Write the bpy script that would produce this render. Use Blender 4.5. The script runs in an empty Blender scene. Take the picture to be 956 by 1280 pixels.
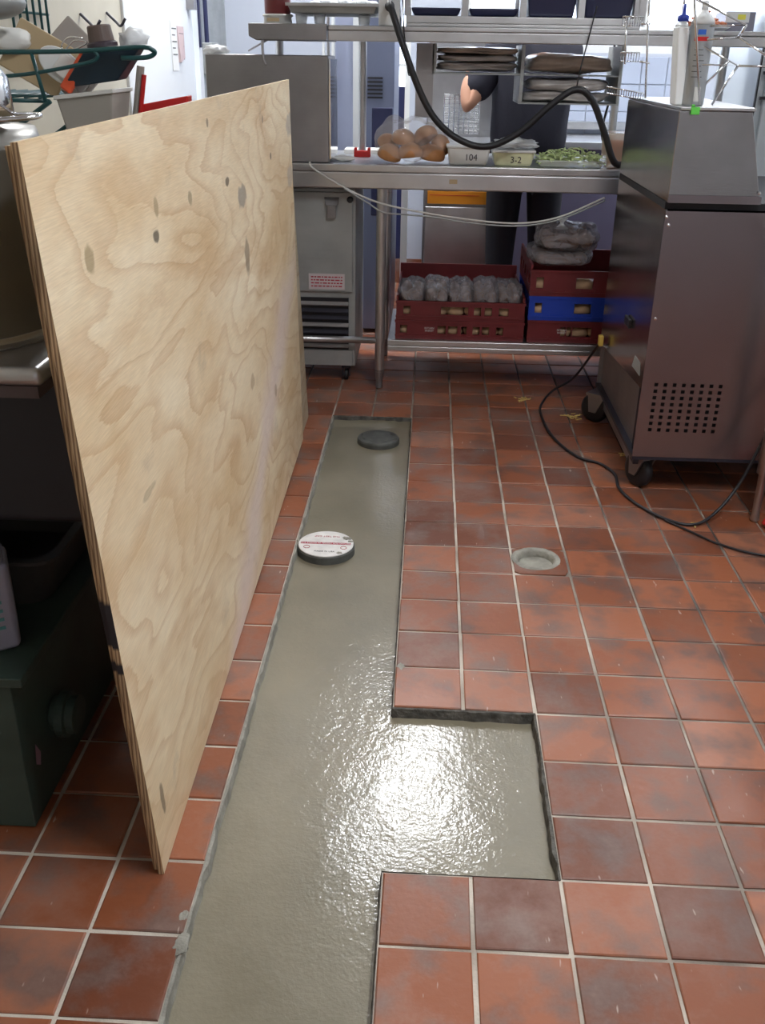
import bpy, bmesh, math, random
from mathutils import Vector, Matrix, noise
random.seed(7)
PI = math.pi
scene = bpy.context.scene
C = scene.collection
T = 0.16            # tile pitch in metres

# ---------------------------------------------------------------- camera
cam_d = bpy.data.cameras.new('camera'); cam = bpy.data.objects.new('camera', cam_d); C.objects.link(cam)
scene.camera = cam
cam_d.sensor_fit = 'HORIZONTAL'; cam_d.sensor_width = 36.0
cam_d.lens = 1195.5 / 956 * 36.0
cam_d.clip_start = 0.02; cam_d.clip_end = 100
_r = Vector((0.99864272, 0.0498538, 0.01507721)); _u = Vector((-0.03503329, 0.42875163, 0.90274288)); _f = Vector((-0.03854078, 0.90204581, -0.42991624))
_m = Matrix((_r, _u, -_f)).transposed().to_4x4(); _m.translation = Vector((0.0454, -1.7556, 1.3216))
cam.matrix_world = _m

# ---------------------------------------------------------------- world, exposure
w = bpy.data.worlds.new('daylight'); scene.world = w; w.use_nodes = True
bg = w.node_tree.nodes['Background']; bg.inputs[0].default_value = (0.72, 0.82, 1.0, 1); bg.inputs[1].default_value = 4.5
scene.view_settings.view_transform = 'Standard'; scene.view_settings.look = 'None'
scene.view_settings.exposure = 0.46; scene.view_settings.gamma = 1.0
scene.view_settings.use_curve_mapping = False
LAMP = 30.0          # emission strength of the ceiling light diffusers

# ---------------------------------------------------------------- materials
def mat(name, col, rough=0.5, metal=0.0, emit=None, spec=0.5, coat=0.0, bump=None, var=None, alpha=None):
    m = bpy.data.materials.new(name); m.use_nodes = True
    nt = m.node_tree; b = nt.nodes['Principled BSDF']
    b.inputs['Base Color'].default_value = (*col, 1); b.inputs['Roughness'].default_value = rough
    b.inputs['Metallic'].default_value = metal; b.inputs['Specular IOR Level'].default_value = spec
    b.inputs['Coat Weight'].default_value = coat
    if emit: b.inputs['Emission Color'].default_value = (*col, 1); b.inputs['Emission Strength'].default_value = emit
    if var or bump:
        geo = nt.nodes.new('ShaderNodeTexCoord')
    if var:          # (scale, amount)
        n = nt.nodes.new('ShaderNodeTexNoise'); n.inputs['Scale'].default_value = var[0]; n.inputs['Detail'].default_value = 4
        nt.links.new(geo.outputs['Object'], n.inputs['Vector'])
        r = nt.nodes.new('ShaderNodeMapRange'); r.inputs[1].default_value = .3; r.inputs[2].default_value = .7
        r.inputs[3].default_value = 1 - var[1]; r.inputs[4].default_value = 1 + var[1]
        nt.links.new(n.outputs[0], r.inputs[0])
        h = nt.nodes.new('ShaderNodeHueSaturation'); h.inputs['Color'].default_value = (*col, 1)
        nt.links.new(r.outputs[0], h.inputs['Value']); nt.links.new(h.outputs[0], b.inputs['Base Color'])
    if bump:         # (scale, strength, distance)
        n = nt.nodes.new('ShaderNodeTexNoise'); n.inputs['Scale'].default_value = bump[0]; n.inputs['Detail'].default_value = 3
        nt.links.new(geo.outputs['Object'], n.inputs['Vector'])
        bp = nt.nodes.new('ShaderNodeBump'); bp.inputs['Strength'].default_value = bump[1]; bp.inputs['Distance'].default_value = bump[2]
        nt.links.new(n.outputs[0], bp.inputs['Height']); nt.links.new(bp.outputs[0], b.inputs['Normal'])
    return m

def steel(name, col=(.55, .55, .56), rough=.3, stretch=(1, 1, 40), metal=.95):
    m = mat(name, col, rough, metal); nt = m.node_tree; b = nt.nodes['Principled BSDF']
    g = nt.nodes.new('ShaderNodeTexCoord'); mp = nt.nodes.new('ShaderNodeMapping'); mp.inputs['Scale'].default_value = stretch
    nt.links.new(g.outputs['Object'], mp.inputs[0])
    n = nt.nodes.new('ShaderNodeTexNoise'); n.inputs['Scale'].default_value = 9; n.inputs['Detail'].default_value = 5
    nt.links.new(mp.outputs[0], n.inputs['Vector'])
    r = nt.nodes.new('ShaderNodeMapRange'); r.inputs[3].default_value = rough * .75; r.inputs[4].default_value = rough * 1.35
    nt.links.new(n.outputs[0], r.inputs[0]); nt.links.new(r.outputs[0], b.inputs['Roughness'])
    n2 = nt.nodes.new('ShaderNodeTexNoise'); n2.inputs['Scale'].default_value = 5; n2.inputs['Detail'].default_value = 4
    nt.links.new(g.outputs['Object'], n2.inputs['Vector'])
    r2 = nt.nodes.new('ShaderNodeMapRange'); r2.inputs[1].default_value = .3; r2.inputs[2].default_value = .7; r2.inputs[3].default_value = .82; r2.inputs[4].default_value = 1.1
    nt.links.new(n2.outputs[0], r2.inputs[0])
    h = nt.nodes.new('ShaderNodeHueSaturation'); h.inputs['Color'].default_value = (*col, 1)
    nt.links.new(r2.outputs[0], h.inputs['Value']); nt.links.new(h.outputs[0], b.inputs['Base Color'])
    bp = nt.nodes.new('ShaderNodeBump'); bp.inputs['Strength'].default_value = .08; bp.inputs['Distance'].default_value = .002
    nt.links.new(n.outputs[0], bp.inputs['Height']); nt.links.new(bp.outputs[0], b.inputs['Normal'])
    return m

def film(name, tint=(.95, .95, .97), clear=.7, rough=.12, crease=0):
    m = bpy.data.materials.new(name); m.use_nodes = True; nt = m.node_tree
    b = nt.nodes['Principled BSDF']; b.inputs['Base Color'].default_value = (*tint, 1); b.inputs['Roughness'].default_value = rough
    b.inputs['Specular IOR Level'].default_value = .9
    if crease:
        tc = nt.nodes.new('ShaderNodeTexCoord'); n = nt.nodes.new('ShaderNodeTexNoise'); n.inputs['Scale'].default_value = crease; n.inputs['Detail'].default_value = 3; n.inputs['Distortion'].default_value = 1.2
        nt.links.new(tc.outputs['Object'], n.inputs['Vector']); bp = nt.nodes.new('ShaderNodeBump'); bp.inputs['Strength'].default_value = 1; bp.inputs['Distance'].default_value = .02
        nt.links.new(n.outputs[0], bp.inputs['Height']); nt.links.new(bp.outputs[0], b.inputs['Normal'])
    tr = nt.nodes.new('ShaderNodeBsdfTransparent'); mx = nt.nodes.new('ShaderNodeMixShader'); mx.inputs[0].default_value = 1 - clear
    nt.links.new(tr.outputs[0], mx.inputs[1]); nt.links.new(b.outputs[0], mx.inputs[2])
    nt.links.new(mx.outputs[0], nt.nodes['Material Output'].inputs[0])
    return m

def world_pos(nt):
    return nt.nodes.new('ShaderNodeNewGeometry').outputs['Position']

def tile_material():
    m = mat('red_quarry_tile', (.3, .09, .05), .42); nt = m.node_tree; b = nt.nodes['Principled BSDF']; L = nt.links
    P = world_pos(nt)
    def math_(op, a, bb=None):
        n = nt.nodes.new('ShaderNodeMath'); n.operation = op
        for k, v in enumerate((a, bb)):
            if v is None: continue
            if isinstance(v, (int, float)): n.inputs[k].default_value = v
            else: L.new(v, n.inputs[k])
        return n.outputs[0]
    # one shade per tile
    sc = nt.nodes.new('ShaderNodeVectorMath'); sc.operation = 'SCALE'; sc.inputs['Scale'].default_value = 1 / T; L.new(P, sc.inputs[0])
    fl = nt.nodes.new('ShaderNodeVectorMath'); fl.operation = 'FLOOR'; L.new(sc.outputs[0], fl.inputs[0])
    xy = nt.nodes.new('ShaderNodeVectorMath'); xy.operation = 'MULTIPLY'; xy.inputs[1].default_value = (1, 1, 0); L.new(fl.outputs[0], xy.inputs[0])
    wn = nt.nodes.new('ShaderNodeTexWhiteNoise'); wn.noise_dimensions = '2D'; L.new(xy.outputs[0], wn.inputs['Vector'])
    ramp = nt.nodes.new('ShaderNodeValToRGB'); L.new(wn.outputs['Value'], ramp.inputs[0])
    cr = ramp.color_ramp; cr.elements[0].color = (.15, .046, .022, 1); cr.elements[1].color = (.36, .135, .072, 1)
    e = cr.elements.new(.35); e.color = (.24, .074, .032, 1)
    e = cr.elements.new(.7); e.color = (.31, .098, .042, 1)
    # smoky firing marks
    n = nt.nodes.new('ShaderNodeTexNoise'); n.inputs['Scale'].default_value = 9; n.inputs['Detail'].default_value = 3; n.inputs['Roughness'].default_value = .55; L.new(P, n.inputs['Vector'])
    mr = nt.nodes.new('ShaderNodeMapRange'); mr.inputs[1].default_value = .47; mr.inputs[2].default_value = .66; mr.inputs[4].default_value = .8; L.new(n.outputs[0], mr.inputs[0])
    mix = nt.nodes.new('ShaderNodeMix'); mix.data_type = 'RGBA'; L.new(mr.outputs[0], mix.inputs[0]); L.new(ramp.outputs[0], mix.inputs[6]); mix.inputs[7].default_value = (.085, .045, .036, 1)
    # cement haze, strongest near the trench
    n2 = nt.nodes.new('ShaderNodeTexNoise'); n2.inputs['Scale'].default_value = 4.5; n2.inputs['Detail'].default_value = 8; n2.inputs['Roughness'].default_value = .7; L.new(P, n2.inputs['Vector'])
    hz = nt.nodes.new('ShaderNodeMapRange'); hz.inputs[1].default_value = .45; hz.inputs[2].default_value = .8; hz.inputs[4].default_value = .75; L.new(n2.outputs[0], hz.inputs[0])
    sx = nt.nodes.new('ShaderNodeSeparateXYZ'); L.new(P, sx.inputs[0])
    d = math_('ABSOLUTE', math_('SUBTRACT', sx.outputs[0], 0.0)); near = nt.nodes.new('ShaderNodeMapRange'); near.inputs[1].default_value = .2; near.inputs[2].default_value = .9; near.inputs[3].default_value = 1; near.inputs[4].default_value = .25; L.new(d, near.inputs[0])
    hf = math_('MULTIPLY', hz.outputs[0], near.outputs[0])
    mix2 = nt.nodes.new('ShaderNodeMix'); mix2.data_type = 'RGBA'; L.new(hf, mix2.inputs[0]); L.new(mix.outputs[2], mix2.inputs[6]); mix2.inputs[7].default_value = (.42, .30, .26, 1)
    # thin pale scrapes
    mp = nt.nodes.new('ShaderNodeMapping'); mp.inputs['Scale'].default_value = (9, 2.4, 1); mp.inputs['Rotation'].default_value = (0, 0, .5); L.new(P, mp.inputs[0])
    n3 = nt.nodes.new('ShaderNodeTexNoise'); n3.inputs['Scale'].default_value = 7; n3.inputs['Detail'].default_value = 2; L.new(mp.outputs[0], n3.inputs['Vector'])
    s = nt.nodes.new('ShaderNodeMapRange'); s.inputs[1].default_value = .715; s.inputs[2].default_value = .75; s.inputs[4].default_value = .55; L.new(n3.outputs[0], s.inputs[0])
    mix3 = nt.nodes.new('ShaderNodeMix'); mix3.data_type = 'RGBA'; L.new(s.outputs[0], mix3.inputs[0]); L.new(mix2.outputs[2], mix3.inputs[6]); mix3.inputs[7].default_value = (.6, .5, .44, 1)
    L.new(mix3.outputs[2], b.inputs['Base Color'])
    rr = nt.nodes.new('ShaderNodeMapRange'); rr.inputs[1].default_value = .3; rr.inputs[2].default_value = .7; rr.inputs[3].default_value = .3; rr.inputs[4].default_value = .52; L.new(n2.outputs[0], rr.inputs[0]); L.new(rr.outputs[0], b.inputs['Roughness'])
    n4 = nt.nodes.new('ShaderNodeTexNoise'); n4.inputs['Scale'].default_value = 60; n4.inputs['Detail'].default_value = 4; L.new(P, n4.inputs['Vector'])
    bp = nt.nodes.new('ShaderNodeBump'); bp.inputs['Strength'].default_value = .25; bp.inputs['Distance'].default_value = .002; L.new(n4.outputs[0], bp.inputs['Height']); L.new(bp.outputs[0], b.inputs['Normal'])
    return m

def grout_material():
    m = mat('grout', (.42, .38, .33), .85); nt = m.node_tree; b = nt.nodes['Principled BSDF']; L = nt.links; P = world_pos(nt)
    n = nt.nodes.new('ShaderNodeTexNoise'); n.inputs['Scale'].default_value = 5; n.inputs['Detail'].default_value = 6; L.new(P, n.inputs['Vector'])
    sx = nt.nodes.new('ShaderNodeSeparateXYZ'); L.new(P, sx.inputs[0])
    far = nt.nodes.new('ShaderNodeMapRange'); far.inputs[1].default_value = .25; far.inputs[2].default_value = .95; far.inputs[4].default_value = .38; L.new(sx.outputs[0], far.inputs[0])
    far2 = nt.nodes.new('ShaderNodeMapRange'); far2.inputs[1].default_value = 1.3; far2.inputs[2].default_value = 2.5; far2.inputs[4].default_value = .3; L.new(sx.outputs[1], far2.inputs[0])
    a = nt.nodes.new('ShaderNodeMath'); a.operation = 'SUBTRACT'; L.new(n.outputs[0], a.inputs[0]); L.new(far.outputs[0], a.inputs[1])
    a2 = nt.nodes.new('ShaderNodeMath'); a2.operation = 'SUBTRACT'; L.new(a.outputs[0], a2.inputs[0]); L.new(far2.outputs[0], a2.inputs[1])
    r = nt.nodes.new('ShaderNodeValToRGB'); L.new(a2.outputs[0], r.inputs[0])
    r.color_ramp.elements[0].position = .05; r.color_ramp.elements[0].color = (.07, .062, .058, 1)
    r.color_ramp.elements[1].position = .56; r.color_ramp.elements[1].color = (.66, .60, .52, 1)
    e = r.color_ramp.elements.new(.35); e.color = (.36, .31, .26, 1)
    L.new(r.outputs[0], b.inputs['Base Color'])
    n4 = nt.nodes.new('ShaderNodeTexNoise'); n4.inputs['Scale'].default_value = 120; L.new(P, n4.inputs['Vector'])
    bp = nt.nodes.new('ShaderNodeBump'); bp.inputs['Strength'].default_value = .5; bp.inputs['Distance'].default_value = .004; L.new(n4.outputs[0], bp.inputs['Height']); L.new(bp.outputs[0], b.inputs['Normal'])
    return m

def concrete_material():
    m = mat('wet_concrete', (.19, .18, .145), .3, spec=.5, coat=1.0); nt = m.node_tree; b = nt.nodes['Principled BSDF']; L = nt.links; P = world_pos(nt)
    n = nt.nodes.new('ShaderNodeTexNoise'); n.inputs['Scale'].default_value = 3; n.inputs['Detail'].default_value = 8; n.inputs['Roughness'].default_value = .6; L.new(P, n.inputs['Vector'])
    r = nt.nodes.new('ShaderNodeValToRGB'); L.new(n.outputs[0], r.inputs[0])
    r.color_ramp.elements[0].position = .3; r.color_ramp.elements[0].color = (.185, .164, .112, 1)
    r.color_ramp.elements[1].position = .72; r.color_ramp.elements[1].color = (.29, .258, .188, 1)
    L.new(r.outputs[0], b.inputs['Base Color'])
    # trowelled, slightly grainy wet skin
    mp = nt.nodes.new('ShaderNodeMapping'); mp.inputs['Scale'].default_value = (1, 1.0, 1); L.new(P, mp.inputs[0])
    a = nt.nodes.new('ShaderNodeTexNoise'); a.inputs['Scale'].default_value = 75; a.inputs['Detail'].default_value = 3; a.inputs['Roughness'].default_value = .6; L.new(mp.outputs[0], a.inputs['Vector'])
    c = nt.nodes.new('ShaderNodeTexNoise'); c.inputs['Scale'].default_value = 160; c.inputs['Detail'].default_value = 2; L.new(P, c.inputs['Vector'])
    ad = nt.nodes.new('ShaderNodeMath'); ad.operation = 'MULTIPLY_ADD'; ad.inputs[1].default_value = .35; L.new(c.outputs[0], ad.inputs[0]); L.new(a.outputs[0], ad.inputs[2])
    bp = nt.nodes.new('ShaderNodeBump'); bp.inputs['Strength'].default_value = .24; bp.inputs['Distance'].default_value = .004; L.new(ad.outputs[0], bp.inputs['Height']); L.new(bp.outputs[0], b.inputs['Normal'])
    rr = nt.nodes.new('ShaderNodeMapRange'); rr.inputs[1].default_value = .35; rr.inputs[2].default_value = .65; rr.inputs[3].default_value = .34; rr.inputs[4].default_value = .55; L.new(n.outputs[0], rr.inputs[0]); L.new(rr.outputs[0], b.inputs['Roughness']); b.inputs['Coat Roughness'].default_value = .06; L.new(bp.outputs[0], b.inputs['Coat Normal'])
    return m

def plywood_material(tone=1.0):
    # UV map: u metres along the sheet, v metres up it
    m = mat('plywood_face' if tone == 1 else 'plywood_face_darker', (.7, .52, .32), .62, spec=.3); nt = m.node_tree; b = nt.nodes['Principled BSDF']; L = nt.links
    uv = nt.nodes.new('ShaderNodeUVMap').outputs[0]
    def mapn(scale, rot=0, loc=(0, 0, 0)):
        q = nt.nodes.new('ShaderNodeMapping'); q.inputs['Scale'].default_value = scale; q.inputs['Rotation'].default_value = (0, 0, rot); q.inputs['Location'].default_value = loc; L.new(uv, q.inputs[0]); return q.outputs[0]
    def noise_(vec, s, d=2, r=.5, dist=0):
        n = nt.nodes.new('ShaderNodeTexNoise'); n.inputs['Scale'].default_value = s; n.inputs['Detail'].default_value = d; n.inputs['Roughness'].default_value = r; n.inputs['Distortion'].default_value = dist; L.new(vec, n.inputs['Vector']); return n.outputs[0]
    def M(op, a, bb=None, cc=None):
        n = nt.nodes.new('ShaderNodeMath'); n.operation = op
        for k, v in enumerate((a, bb, cc)):
            if v is None: continue
            if isinstance(v, (int, float)): n.inputs[k].default_value = v
            else: L.new(v, n.inputs[k])
        return n.outputs[0]
    def mr(v, a, bb, c=0., d=1.):
        n = nt.nodes.new('ShaderNodeMapRange'); n.inputs[1].default_value = a; n.inputs[2].default_value = bb; n.inputs[3].default_value = c; n.inputs[4].default_value = d; L.new(v, n.inputs[0]); return n.outputs[0]
    def mixc(f, a, col):
        n = nt.nodes.new('ShaderNodeMix'); n.data_type = 'RGBA'; L.new(f, n.inputs[0])
        if isinstance(a, tuple): n.inputs[6].default_value = a
        else: L.new(a, n.inputs[6])
        n.inputs[7].default_value = col; return n.outputs[2]
    field = noise_(mapn((.75, 2.1, 1), .12), 1.35, 3, .45, .35)
    fine = noise_(mapn((3, 30, 1), .12), 6, 2)
    rings = M('FRACT', M('ADD', M('MULTIPLY', field, 16), M('MULTIPLY', fine, .25)))
    late = mr(rings, .55, .97)                      # slow ramp into the dark latewood line
    late2 = M('MULTIPLY', late, mr(rings, 1.0, .94))
    soft = noise_(mapn((1, 2.4, 1), .15), 1.6, 4, .6)
    ramp = nt.nodes.new('ShaderNodeValToRGB'); L.new(soft, ramp.inputs[0])
    ramp.color_ramp.elements[0].position = .34; ramp.color_ramp.elements[0].color = (.66, .49, .29, 1)
    ramp.color_ramp.elements[1].position = .66; ramp.color_ramp.elements[1].color = (.82, .71, .52, 1)
    amt = mr(noise_(mapn((1, 1.6, 1)), 2.2, 2), .3, .7, .22, .62)
    c = mixc(M('MULTIPLY', late2, amt), ramp.outputs[0], (.50, .30, .145, 1))
    # orange heart streaks and pale pinkish sap streak
    heart = mr(noise_(mapn((.9, 3, 1), .2, (3, 1, 0)), 1.5, 5, .6, .6), .55, .72, 0, .55)
    c = mixc(heart, c, (.50, .30, .14, 1))
    sep = nt.nodes.new('ShaderNodeSeparateXYZ'); L.new(uv, sep.inputs[0]); U, V = sep.outputs[0], sep.outputs[1]
    band = M('SUBTRACT', U, M('MULTIPLY_ADD', V, 1.9, .78))         # slanted pale streak
    band = M('ADD', band, M('MULTIPLY', M('SUBTRACT', noise_(mapn((1, 1, 1)), 4, 3), .5), .5))
    pale = M('MULTIPLY', mr(M('ABSOLUTE', band), .05, .26, 1, 0), mr(V, .72, .55))
    c = mixc(M('MULTIPLY', pale, .75), c, (.72, .60, .55, 1))
    # grey weathering blotches
    gr = mr(noise_(mapn((2, 2, 1), 0, (5, 7, 0)), 2.3, 5, .65), .62, .78, 0, .5)
    c = mixc(gr, c, (.36, .31, .25, 1))
    # knots and plugs: (u, v, ru, rv, colour, strength)
    for (u, v, ru, rv, col, st) in ((.489, 1.011, .017, .012, (.10, .085, .06, 1), .85), (1.092, 1.026, .02, .011, (.12, .09, .06, 1), .85), (.16, 1.04, .018, .022, (.35, .27, .15, 1), .8),
                                    (1.251, .969, .05, .028, (.30, .27, .23, 1), .8), (.745, 1.039, .015, .014, (.33, .26, .16, 1), .8), (2.083, 1.08, .07, .035, (.38, .34, .30, 1), .7),
                                    (2.054, .919, .06, .035, (.4, .35, .30, 1), .6), (1.258, .817, .03, .045, (.27, .21, .15, 1), .75), (.51, 1.06, .014, .018, (.38, .29, .17, 1), .8),
                                    (1.70, 1.02, .014, .01, (.14, .1, .07, 1), .8), (1.6, 1.13, .012, .01, (.25, .19, .13, 1), .8), (.95, 1.17, .01, .01, (.22, .17, .12, 1), .8), (1.2, .5, .03, .02, (.4, .28, .17, 1), .6),
                                    (1.55, .36, .02, .02, (.35, .24, .15, 1), .6), (.06, .12, .01, .03, (.2, .15, .1, 1), .8), (.25, .62, .04, .008, (.42, .34, .22, 1), .6)):
        wob = M('MULTIPLY', M('SUBTRACT', noise_(mapn((1, 1, 1)), 40, 2), .5), .9)
        d = M('ADD', M('SQRT', M('ADD', M('POWER', M('DIVIDE', M('SUBTRACT', U, u), ru), 2), M('POWER', M('DIVIDE', M('SUBTRACT', V, v), rv), 2))), wob)
        c = mixc(mr(d, 1.15, .8, 0, st), c, col)
    # fibre streaks
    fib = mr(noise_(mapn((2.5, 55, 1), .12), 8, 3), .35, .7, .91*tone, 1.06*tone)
    hs = nt.nodes.new('ShaderNodeHueSaturation'); L.new(c, hs.inputs['Color']); L.new(fib, hs.inputs['Value'])
    L.new(hs.outputs[0], b.inputs['Base Color'])
    bp = nt.nodes.new('ShaderNodeBump'); bp.inputs['Strength'].default_value = .25; bp.inputs['Distance'].default_value = .002
    L.new(M('ADD', M('MULTIPLY', fine, .6), M('MULTIPLY', late2, -.5)), bp.inputs['Height']); L.new(bp.outputs[0], b.inputs['Normal'])
    return m

def ply_edge_material():
    m = mat('plywood_edge', (.45, .3, .16), .8); nt = m.node_tree; b = nt.nodes['Principled BSDF']; L = nt.links
    P = world_pos(nt); mp = nt.nodes.new('ShaderNodeMapping'); mp.inputs['Rotation'].default_value = (0, .075, 0); mp.inputs['Scale'].default_value = (1, 1, .02); L.new(P, mp.inputs[0])
    wv = nt.nodes.new('ShaderNodeTexWave'); wv.inputs['Scale'].default_value = 62; wv.inputs['Distortion'].default_value = .6; L.new(mp.outputs[0], wv.inputs['Vector'])
    n = nt.nodes.new('ShaderNodeTexNoise'); n.inputs['Scale'].default_value = 6; L.new(P, n.inputs['Vector'])
    r = nt.nodes.new('ShaderNodeValToRGB'); L.new(wv.outputs[0], r.inputs[0])
    r.color_ramp.elements[0].color = (.22, .13, .07, 1); r.color_ramp.elements[1].color = (.60, .42, .24, 1)
    r2 = nt.nodes.new('ShaderNodeMapRange'); r2.inputs[1].default_value = .35; r2.inputs[2].default_value = .7; r2.inputs[3].default_value = .6; r2.inputs[4].default_value = 1.15; L.new(n.outputs[0], r2.inputs[0])
    # sprayed black edge marks
    sx = nt.nodes.new('ShaderNodeSeparateXYZ'); L.new(P, sx.inputs[0])
    mk = nt.nodes.new('ShaderNodeTexNoise'); mk.noise_dimensions = '1D'; mk.inputs['Scale'].default_value = 9; L.new(sx.outputs[2], mk.inputs['W'])
    mm = nt.nodes.new('ShaderNodeMapRange'); mm.inputs[1].default_value = .5; mm.inputs[2].default_value = .54; L.new(mk.outputs[0], mm.inputs[0])
    lo = nt.nodes.new('ShaderNodeMapRange'); lo.inputs[1].default_value = .30; lo.inputs[2].default_value = .34; L.new(sx.outputs[2], lo.inputs[0])
    hi = nt.nodes.new('ShaderNodeMapRange'); hi.inputs[1].default_value = .64; hi.inputs[2].default_value = .60; L.new(sx.outputs[2], hi.inputs[0])
    a = nt.nodes.new('ShaderNodeMath'); a.operation = 'MULTIPLY'; L.new(mm.outputs[0], a.inputs[0]); L.new(lo.outputs[0], a.inputs[1])
    a2 = nt.nodes.new('ShaderNodeMath'); a2.operation = 'MULTIPLY'; L.new(a.outputs[0], a2.inputs[0]); L.new(hi.outputs[0], a2.inputs[1])
    h = nt.nodes.new('ShaderNodeHueSaturation'); L.new(r.outputs[0], h.inputs['Color']); L.new(r2.outputs[0], h.inputs['Value'])
    mix = nt.nodes.new('ShaderNodeMix'); mix.data_type = 'RGBA'; L.new(a2.outputs[0], mix.inputs[0]); L.new(h.outputs[0], mix.inputs[6]); mix.inputs[7].default_value = (.03, .025, .03, 1)
    L.new(mix.outputs[2], b.inputs['Base Color'])
    return m

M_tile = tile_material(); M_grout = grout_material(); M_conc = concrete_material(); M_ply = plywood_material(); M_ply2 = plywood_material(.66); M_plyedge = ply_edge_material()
M_steel = steel('brushed_steel', (.56, .56, .57), .30)
M_steelH = steel('brushed_steel_horizontal', (.60, .60, .61), .32, (2, 40, 40))
M_steelD = steel('dull_steel', (.34, .33, .34), .42)
M_mirror = steel('polished_steel', (.36, .35, .36), .18, (3, 3, 30))
M_cab = mat('cabinet_steel', (.27, .235, .25), .26, .9, var=(1.6, .10))
M_chrome = mat('chrome', (.75, .76, .78), .12, 1.0)
M_galv = steel('galvanised_steel', (.42, .44, .44), .5, (1, 1, 8), .6)
M_black = mat('black_rubber', (.012, .012, .016), .45)
M_void = mat('void_shade', (.008, .008, .012), .6)  # near-black colour standing in for shade in gaps and recesses
M_dark = mat('dark_metal', (.03, .03, .045), .4, .3)
M_navy = mat('dark_blue_plastic', (.018, .022, .07), .35)
M_white = mat('white_plastic', (.75, .77, .78), .4)
M_offw = mat('off_white_plastic', (.62, .62, .60), .45)
M_paper = mat('paper', (.78, .78, .76), .8)
M_maroon = mat('maroon_plastic', (.15, .018, .022), .42, var=(8, .2))
M_blue = mat('blue_plastic', (.01, .05, .42), .4)
M_green = mat('green_epoxy_wire', (.012, .07, .075), .35)
M_greenp = mat('green_painted_steel', (.045, .075, .062), .5, var=(7, .25), bump=(30, .2, .002))
M_pink = mat('pink_primer', (.35, .22, .28), .7)
M_tan = mat('tan_plastic', (.47, .36, .22), .5)
M_beige = mat('beige_plastic', (.34, .32, .29), .5)
M_red = mat('red_plastic', (.55, .02, .02), .35)
M_orange = mat('orange_plastic', (.75, .10, .035), .4)
M_film = film('clear_film', clear=.80, rough=.08, crease=14)
M_filmw = film('frosted_film', (.85, .87, .9), .3, .3)
M_clear = film('clear_plastic', (.9, .93, .95), .55, .1)
M_bun = mat('bun_crust', (.44, .20, .075), .5, var=(14, .25))
M_bunpale = mat('bread_roll', (.50, .33, .20), .7, var=(14, .2))
M_bread = mat('bread_in_bag', (.34, .21, .16), .6, var=(10, .25), bump=(18, .4, .02))
M_seal = mat('label_red', (.42, .02, .05), .5)
M_lip = mat('cement_smear', (.30, .29, .25), .7, bump=(60, .8, .006), var=(20, .3))
M_rough = mat('rough_cut_edge', (.10, .095, .085), .85, bump=(70, 1, .006), var=(40, .5))
M_cap = mat('grey_rubber_cap', (.085, .09, .085), .6, var=(25, .3))
M_lettuce = mat('lettuce', (.62, .74, .36), .5, var=(40, .4))
M_orangeband = mat('orange_label_band', (.75, .28, .015), .5)
M_cloth = mat('black_tshirt_cloth', (.014, .014, .026), .85, bump=(120, .4, .002))
M_trouser = mat('black_trouser_cloth', (.010, .010, .016), .9)
M_skin = mat('skin', (.50, .26, .17), .5)
M_hair = mat('hair', (.02, .013, .01), .6)
M_yellow = mat('yellow_plastic', (.75, .55, .12), .5)
M_greentape = mat('green_tape', (.12, .60, .08), .5)
M_brown = mat('brown_plastic', (.12, .085, .075), .5)
M_wallb = mat('cream_wall_paint', (.58, .54, .44), .6, var=(2.5, .08))
M_wallw = mat('white_wall_paint', (.74, .76, .78), .5)
M_ceil = mat('ceiling_tile_white', (.72, .72, .70), .8)
M_walltile = mat('pale_wall_tile', (.36, .40, .50), .3)
M_lamp = mat('lamp_diffuser', (.96, .98, 1.0), .5, emit=LAMP)
M_ink = mat('black_ink', (.03, .03, .04), .7)
M_scrap = mat('food_scrap', (.62, .46, .16), .6)
M_glass = film('window_glass', (.9, .95, 1), .92, .02)
M_screen = mat('wire_grey', (.6, .6, .6), .25, .9)

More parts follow.
